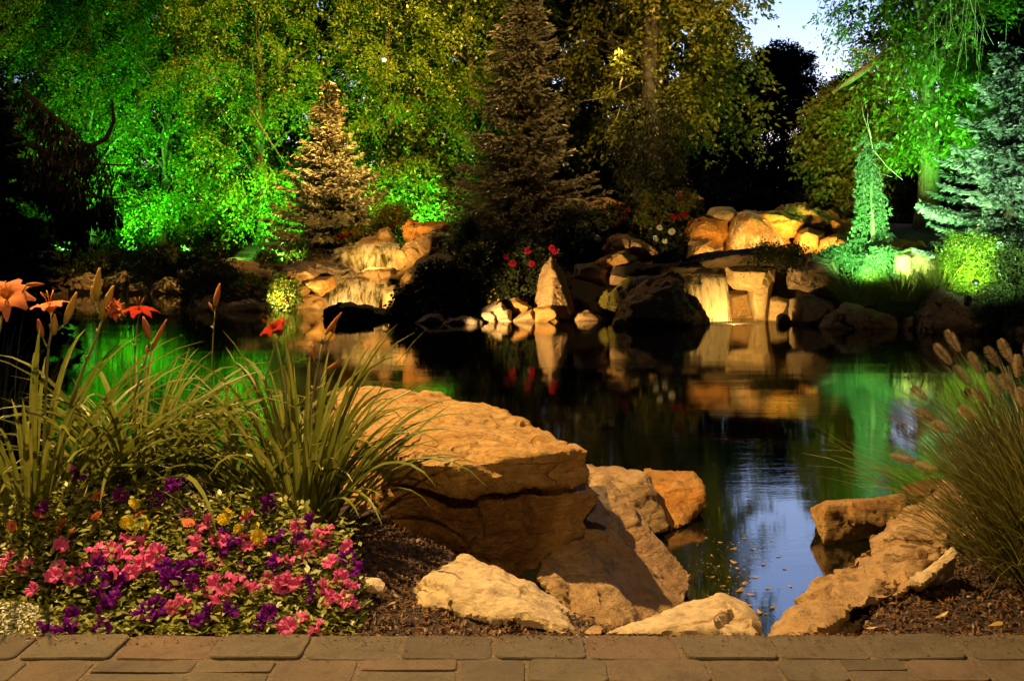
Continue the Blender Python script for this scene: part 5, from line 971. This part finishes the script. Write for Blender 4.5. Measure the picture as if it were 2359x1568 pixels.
# ------------------------------------------------------------------ garden lamps
def spot(loc, to, power, color, ang=60, blend=.6, radius=.06, label=None, lens='lens_warm', fixture=True, size=.07):
    loc = Vector(loc); to = Vector(to); dv = (to - loc).normalized(); q = dv.to_track_quat('-Z', 'Y')
    L = bpy.data.lights.new('spot_light', 'SPOT'); L.energy = power; L.color = color; L.spot_size = R(ang); L.spot_blend = blend; L.shadow_soft_size = radius
    o = bpy.data.objects.new('spot_light', L); COL.objects.link(o); o.rotation_mode = 'QUATERNION'
    if fixture:
        root = empty('garden_spotlight', loc, label, 'spotlight', 'garden spotlights'); root.rotation_mode = 'QUATERNION'; root.rotation_quaternion = q
        V, Fc = [], []; n = 18
        for z, r in ((size * 2.4, size * .35), (size * 2.3, size * .7), (size * .6, size), (0, size * 1.08), (-size * .35, size * 1.1), (-size * .35, size * .98), (.002, size * .95)):
            V += [(r * math.cos(2 * math.pi * k / n), r * math.sin(2 * math.pi * k / n), z) for k in range(n)]
        Fc = [(j * n + k, j * n + (k + 1) % n, (j + 1) * n + (k + 1) % n, (j + 1) * n + k) for j in range(6) for k in range(n)] + [tuple(range(n))]
        link('housing', mesh('housing', V, Fc), M['metal'], root)
        link('lens', mesh('lens', [(size * .94 * math.cos(2 * math.pi * k / n), size * .94 * math.sin(2 * math.pi * k / n), -.001) for k in range(n)], [tuple(range(n - 1, -1, -1))]), M[lens], root)
        o.parent = root; o.location = (0, 0, -size * .5)
    else: o.location = loc; o.rotation_quaternion = q
    return o
# the lamp high on the left that lights the near bank (out of frame)
spot((-2.8, 4.5, 6.2), (.1, 3.7, .4), 4500, WARM2, 58, .8, .05, fixture=False)
spot((.4, -2.0, 4.2), (-.75, 3.2, .5), 520, WARM2, 48, .9, .05, fixture=False)      # unseen fill spot added behind the viewer for flower bed and rock fronts
# green uplights under the trees
for (x, y, d, tx, ty, td, pw, col, an, lab) in [
    (150, 578, 39.6, 150, 400, 44, 6500, GREEN, 90, 'green uplight below the far left tree'),
    (300, 578, 39.4, 310, 380, 43, 9500, GREEN, 90, 'green uplight between the two leftmost trees'),
    (430, 580, 38.4, 420, 380, 42, 6500, GREEN, 90, 'green uplight left of bright skirt tree'),
    (660, 600, 28.8, 640, 400, 32, 10500, GREEN, 90, 'green uplight below the bright skirt of leaves'),
    (540, 600, 29.0, 580, 430, 32, 8500, GREEN, 90, 'green uplight aimed high left of the tan spruce'),
    (985, 545, 29.6, 945, 430, 31.8, 2900, GREEN, 100, 'green uplight at the foot of the small bright tree'),
    (1010, 530, 28.8, 1020, 150, 32, 24000, GREEN, 80, 'green uplight aimed up at the tree left of the tall spruce'),
    (800, 560, 31.2, 850, 150, 33, 14000, (.35, 1, .10), 80, 'green uplight behind the tan spruce')]:
    spot(P(x, y, d), P(tx, ty, td), pw, col, an, .9, label=lab, lens='lens_green')
spot(P(1072, 610, 25.6), P(1068, 540, 26.6), 160, GREEN2, 80, .8, label='green spotlight under the bush below the tall spruce', lens='lens_green')
spot(P(668, 605, 27.8), P(690, 570, 28.6), 130, LIME, 90, .8, label='green spotlight by the small bush under the tan spruce', lens='lens_green')
spot(P(1105, 600, 25.4), P(1185, 400, 27.4), 1000, GREEN, 70, .9, label='green uplight at the foot of the tall dim spruce', lens='lens_green')
# warm lamps in the canopy
spot(P(885, 138, 29.0), P(860, 420, 24), 900, WARM2, 120, .8, label='white glaring lamp fixed to a bough high above the left waterfall', size=.06)
spot(P(870, 40, 24), P(760, 400, 29.5), 11000, WARM, 30, .9, fixture=False)       # from the boughs over the water: tan spruce
spot((1.0, 22.5, 14.5), (-9, 34, 7), 50000, (1, .52, .10), 70, .95, fixture=False)      # washes the upper leaves amber
spot(P(1250, -260, 20), P(1330, 200, 29), 3600, WARM, 70, .95, fixture=False)     # tall spruce and olive tree
spot(P(1412, 100, 25.6), P(1432, 165, 26.0), 420, WARM2, 110, .9, label='warm lamp hidden in leaves of the olive tree')
spot(P(1650, -200, 21), P(1620, 200, 28), 3000, WARM, 60, .95, fixture=False)
# left waterfall
spot(P(608, 692, 24.9), P(720, 668, 26.4), 600, WARM2, 85, .7, label='small glaring spotlight at left pond edge beside flowers', size=.05)
spot(P(850, 600, 26.4), P(880, 575, 27.9), 230, WARM, 120, .7, fixture=False)
spot(P(810, 715, 24.0), P(815, 670, 26.8), 760, WARM, 110, .8, label='hidden spotlight behind the black humped boulder', size=.05)
# standing rock
spot(P(960, 752, 18.3), P(1250, 680, 22.2), 3400, WARM2, 34, .6, fixture=False)  # just under the surface
# right falls
spot(P(1690, 746, 20.6), P(1715, 670, 22.2), 480, WARM, 120, .7, fixture=False)
spot(P(1740, 576, 23.3), P(1740, 510, 24.6), 290, WARM, 140, .7, label='small spotlight at foot of the upper right cascade', size=.05)
spot(P(1625, 590, 23.6), P(1640, 510, 25), 220, WARM, 120, .8, label='hidden spotlight before the glowing orange boulder', size=.05)
spot(P(1850, 588, 23.4), P(1880, 510, 25.4), 420, WARM, 120, .8, label='hidden spotlight before the big tan boulder', size=.05)
# right side green
spot(P(1985, 640, 19.3), P(2060, 250, 24), 2600, GREEN2, 90, .8, fixture=False)
spot(P(2090, 628, 19.6), P(2120, 590, 20.6), 110, (.6, 1, .35), 110, .8, fixture=False)
spot(P(2248, 650, 18.1), P(2240, 600, 19.4), 1300, LIME, 62, .9, label='green lamp inside the glowing bush', lens='lens_green', size=.05)
spot(P(2230, 690, 16.0), P(2330, 330, 20.5), 5200, (.56, 1, .44), 70, .9, label='green lamp aimed at the blue spruce', lens='lens_green', size=.06)
spot(P(2150, 570, 22.3), P(2160, 100, 25), 5000, GREEN, 80, .9, label='green lamp at the trunk of the right tree', lens='lens_green')
spot(P(1880, -150, 20), P(1940, 330, 27), 3000, WARM, 40, .9, fixture=False)

# added fill spots with no real source, lifting the boulders on both far banks
spot((8.5, 3.0, 5), (8.6, 19.0, .3), 700, WARM2, 30, .9, fixture=False)
spot((-1.5, 1.5, 6), (-11.5, 34, .3), 2600, WARM2, 17, .9, fixture=False)

# ------------------------------------------------------------------ foam where the falls meet the pond
m, t, out = newmat('foam'); v = coords(t, (3, 7, 1)); n = noise(t, v, 1.4, 6, .7); gr = t.nodes.new('ShaderNodeAttribute'); gr.attribute_name = 'rad'
mu = t.nodes.new('ShaderNodeMath'); mu.operation = 'MULTIPLY'; t.links.new(ramp(t, n, [(.4, (0, 0, 0)), (.75, (.7, .7, .7))]), mu.inputs[0]); t.links.new(gr.outputs['Fac'], mu.inputs[1])
d = t.nodes.new('ShaderNodeBsdfDiffuse'); d.inputs[0].default_value = (.8, .75, .62, 1); tp = t.nodes.new('ShaderNodeBsdfTransparent'); a = t.nodes.new('ShaderNodeMixShader')
t.links.new(mu.outputs[0], a.inputs[0]); t.links.new(tp.outputs[0], a.inputs[1]); t.links.new(d.outputs[0], a.inputs[2]); t.links.new(a.outputs[0], out.inputs[0]); M['foam'] = m
def foam(px0, px1, dn, df, label):
    V, Fc = grid(np.linspace(0, 1, 25), np.linspace(0, 1, 15), lambda x, y: x * 0)
    x, y = V[:, 0], V[:, 1]; d = dn + (df - dn) * y; X = (px0 + (px1 - px0) * x - 1179.5) / F * d
    o = link('foam', mesh('foam', np.stack([X - X.mean(), d - d.mean(), 0 * X], 1), Fc), M['foam'], loc=(X.mean(), d.mean(), .006))
    set_rad(o.data, (1 - np.abs(2 * x - 1) ** 3) * sstep(0, .75, y) * 1.2); tag(o, label, 'foam', kind='stuff')
foam(1560, 1800, 20.3, 21.8, 'pale foam on the pond at the foot of the right waterfall')
foam(690, 905, 25.0, 26.7, 'pale foam on the pond at the foot of the left waterfall')
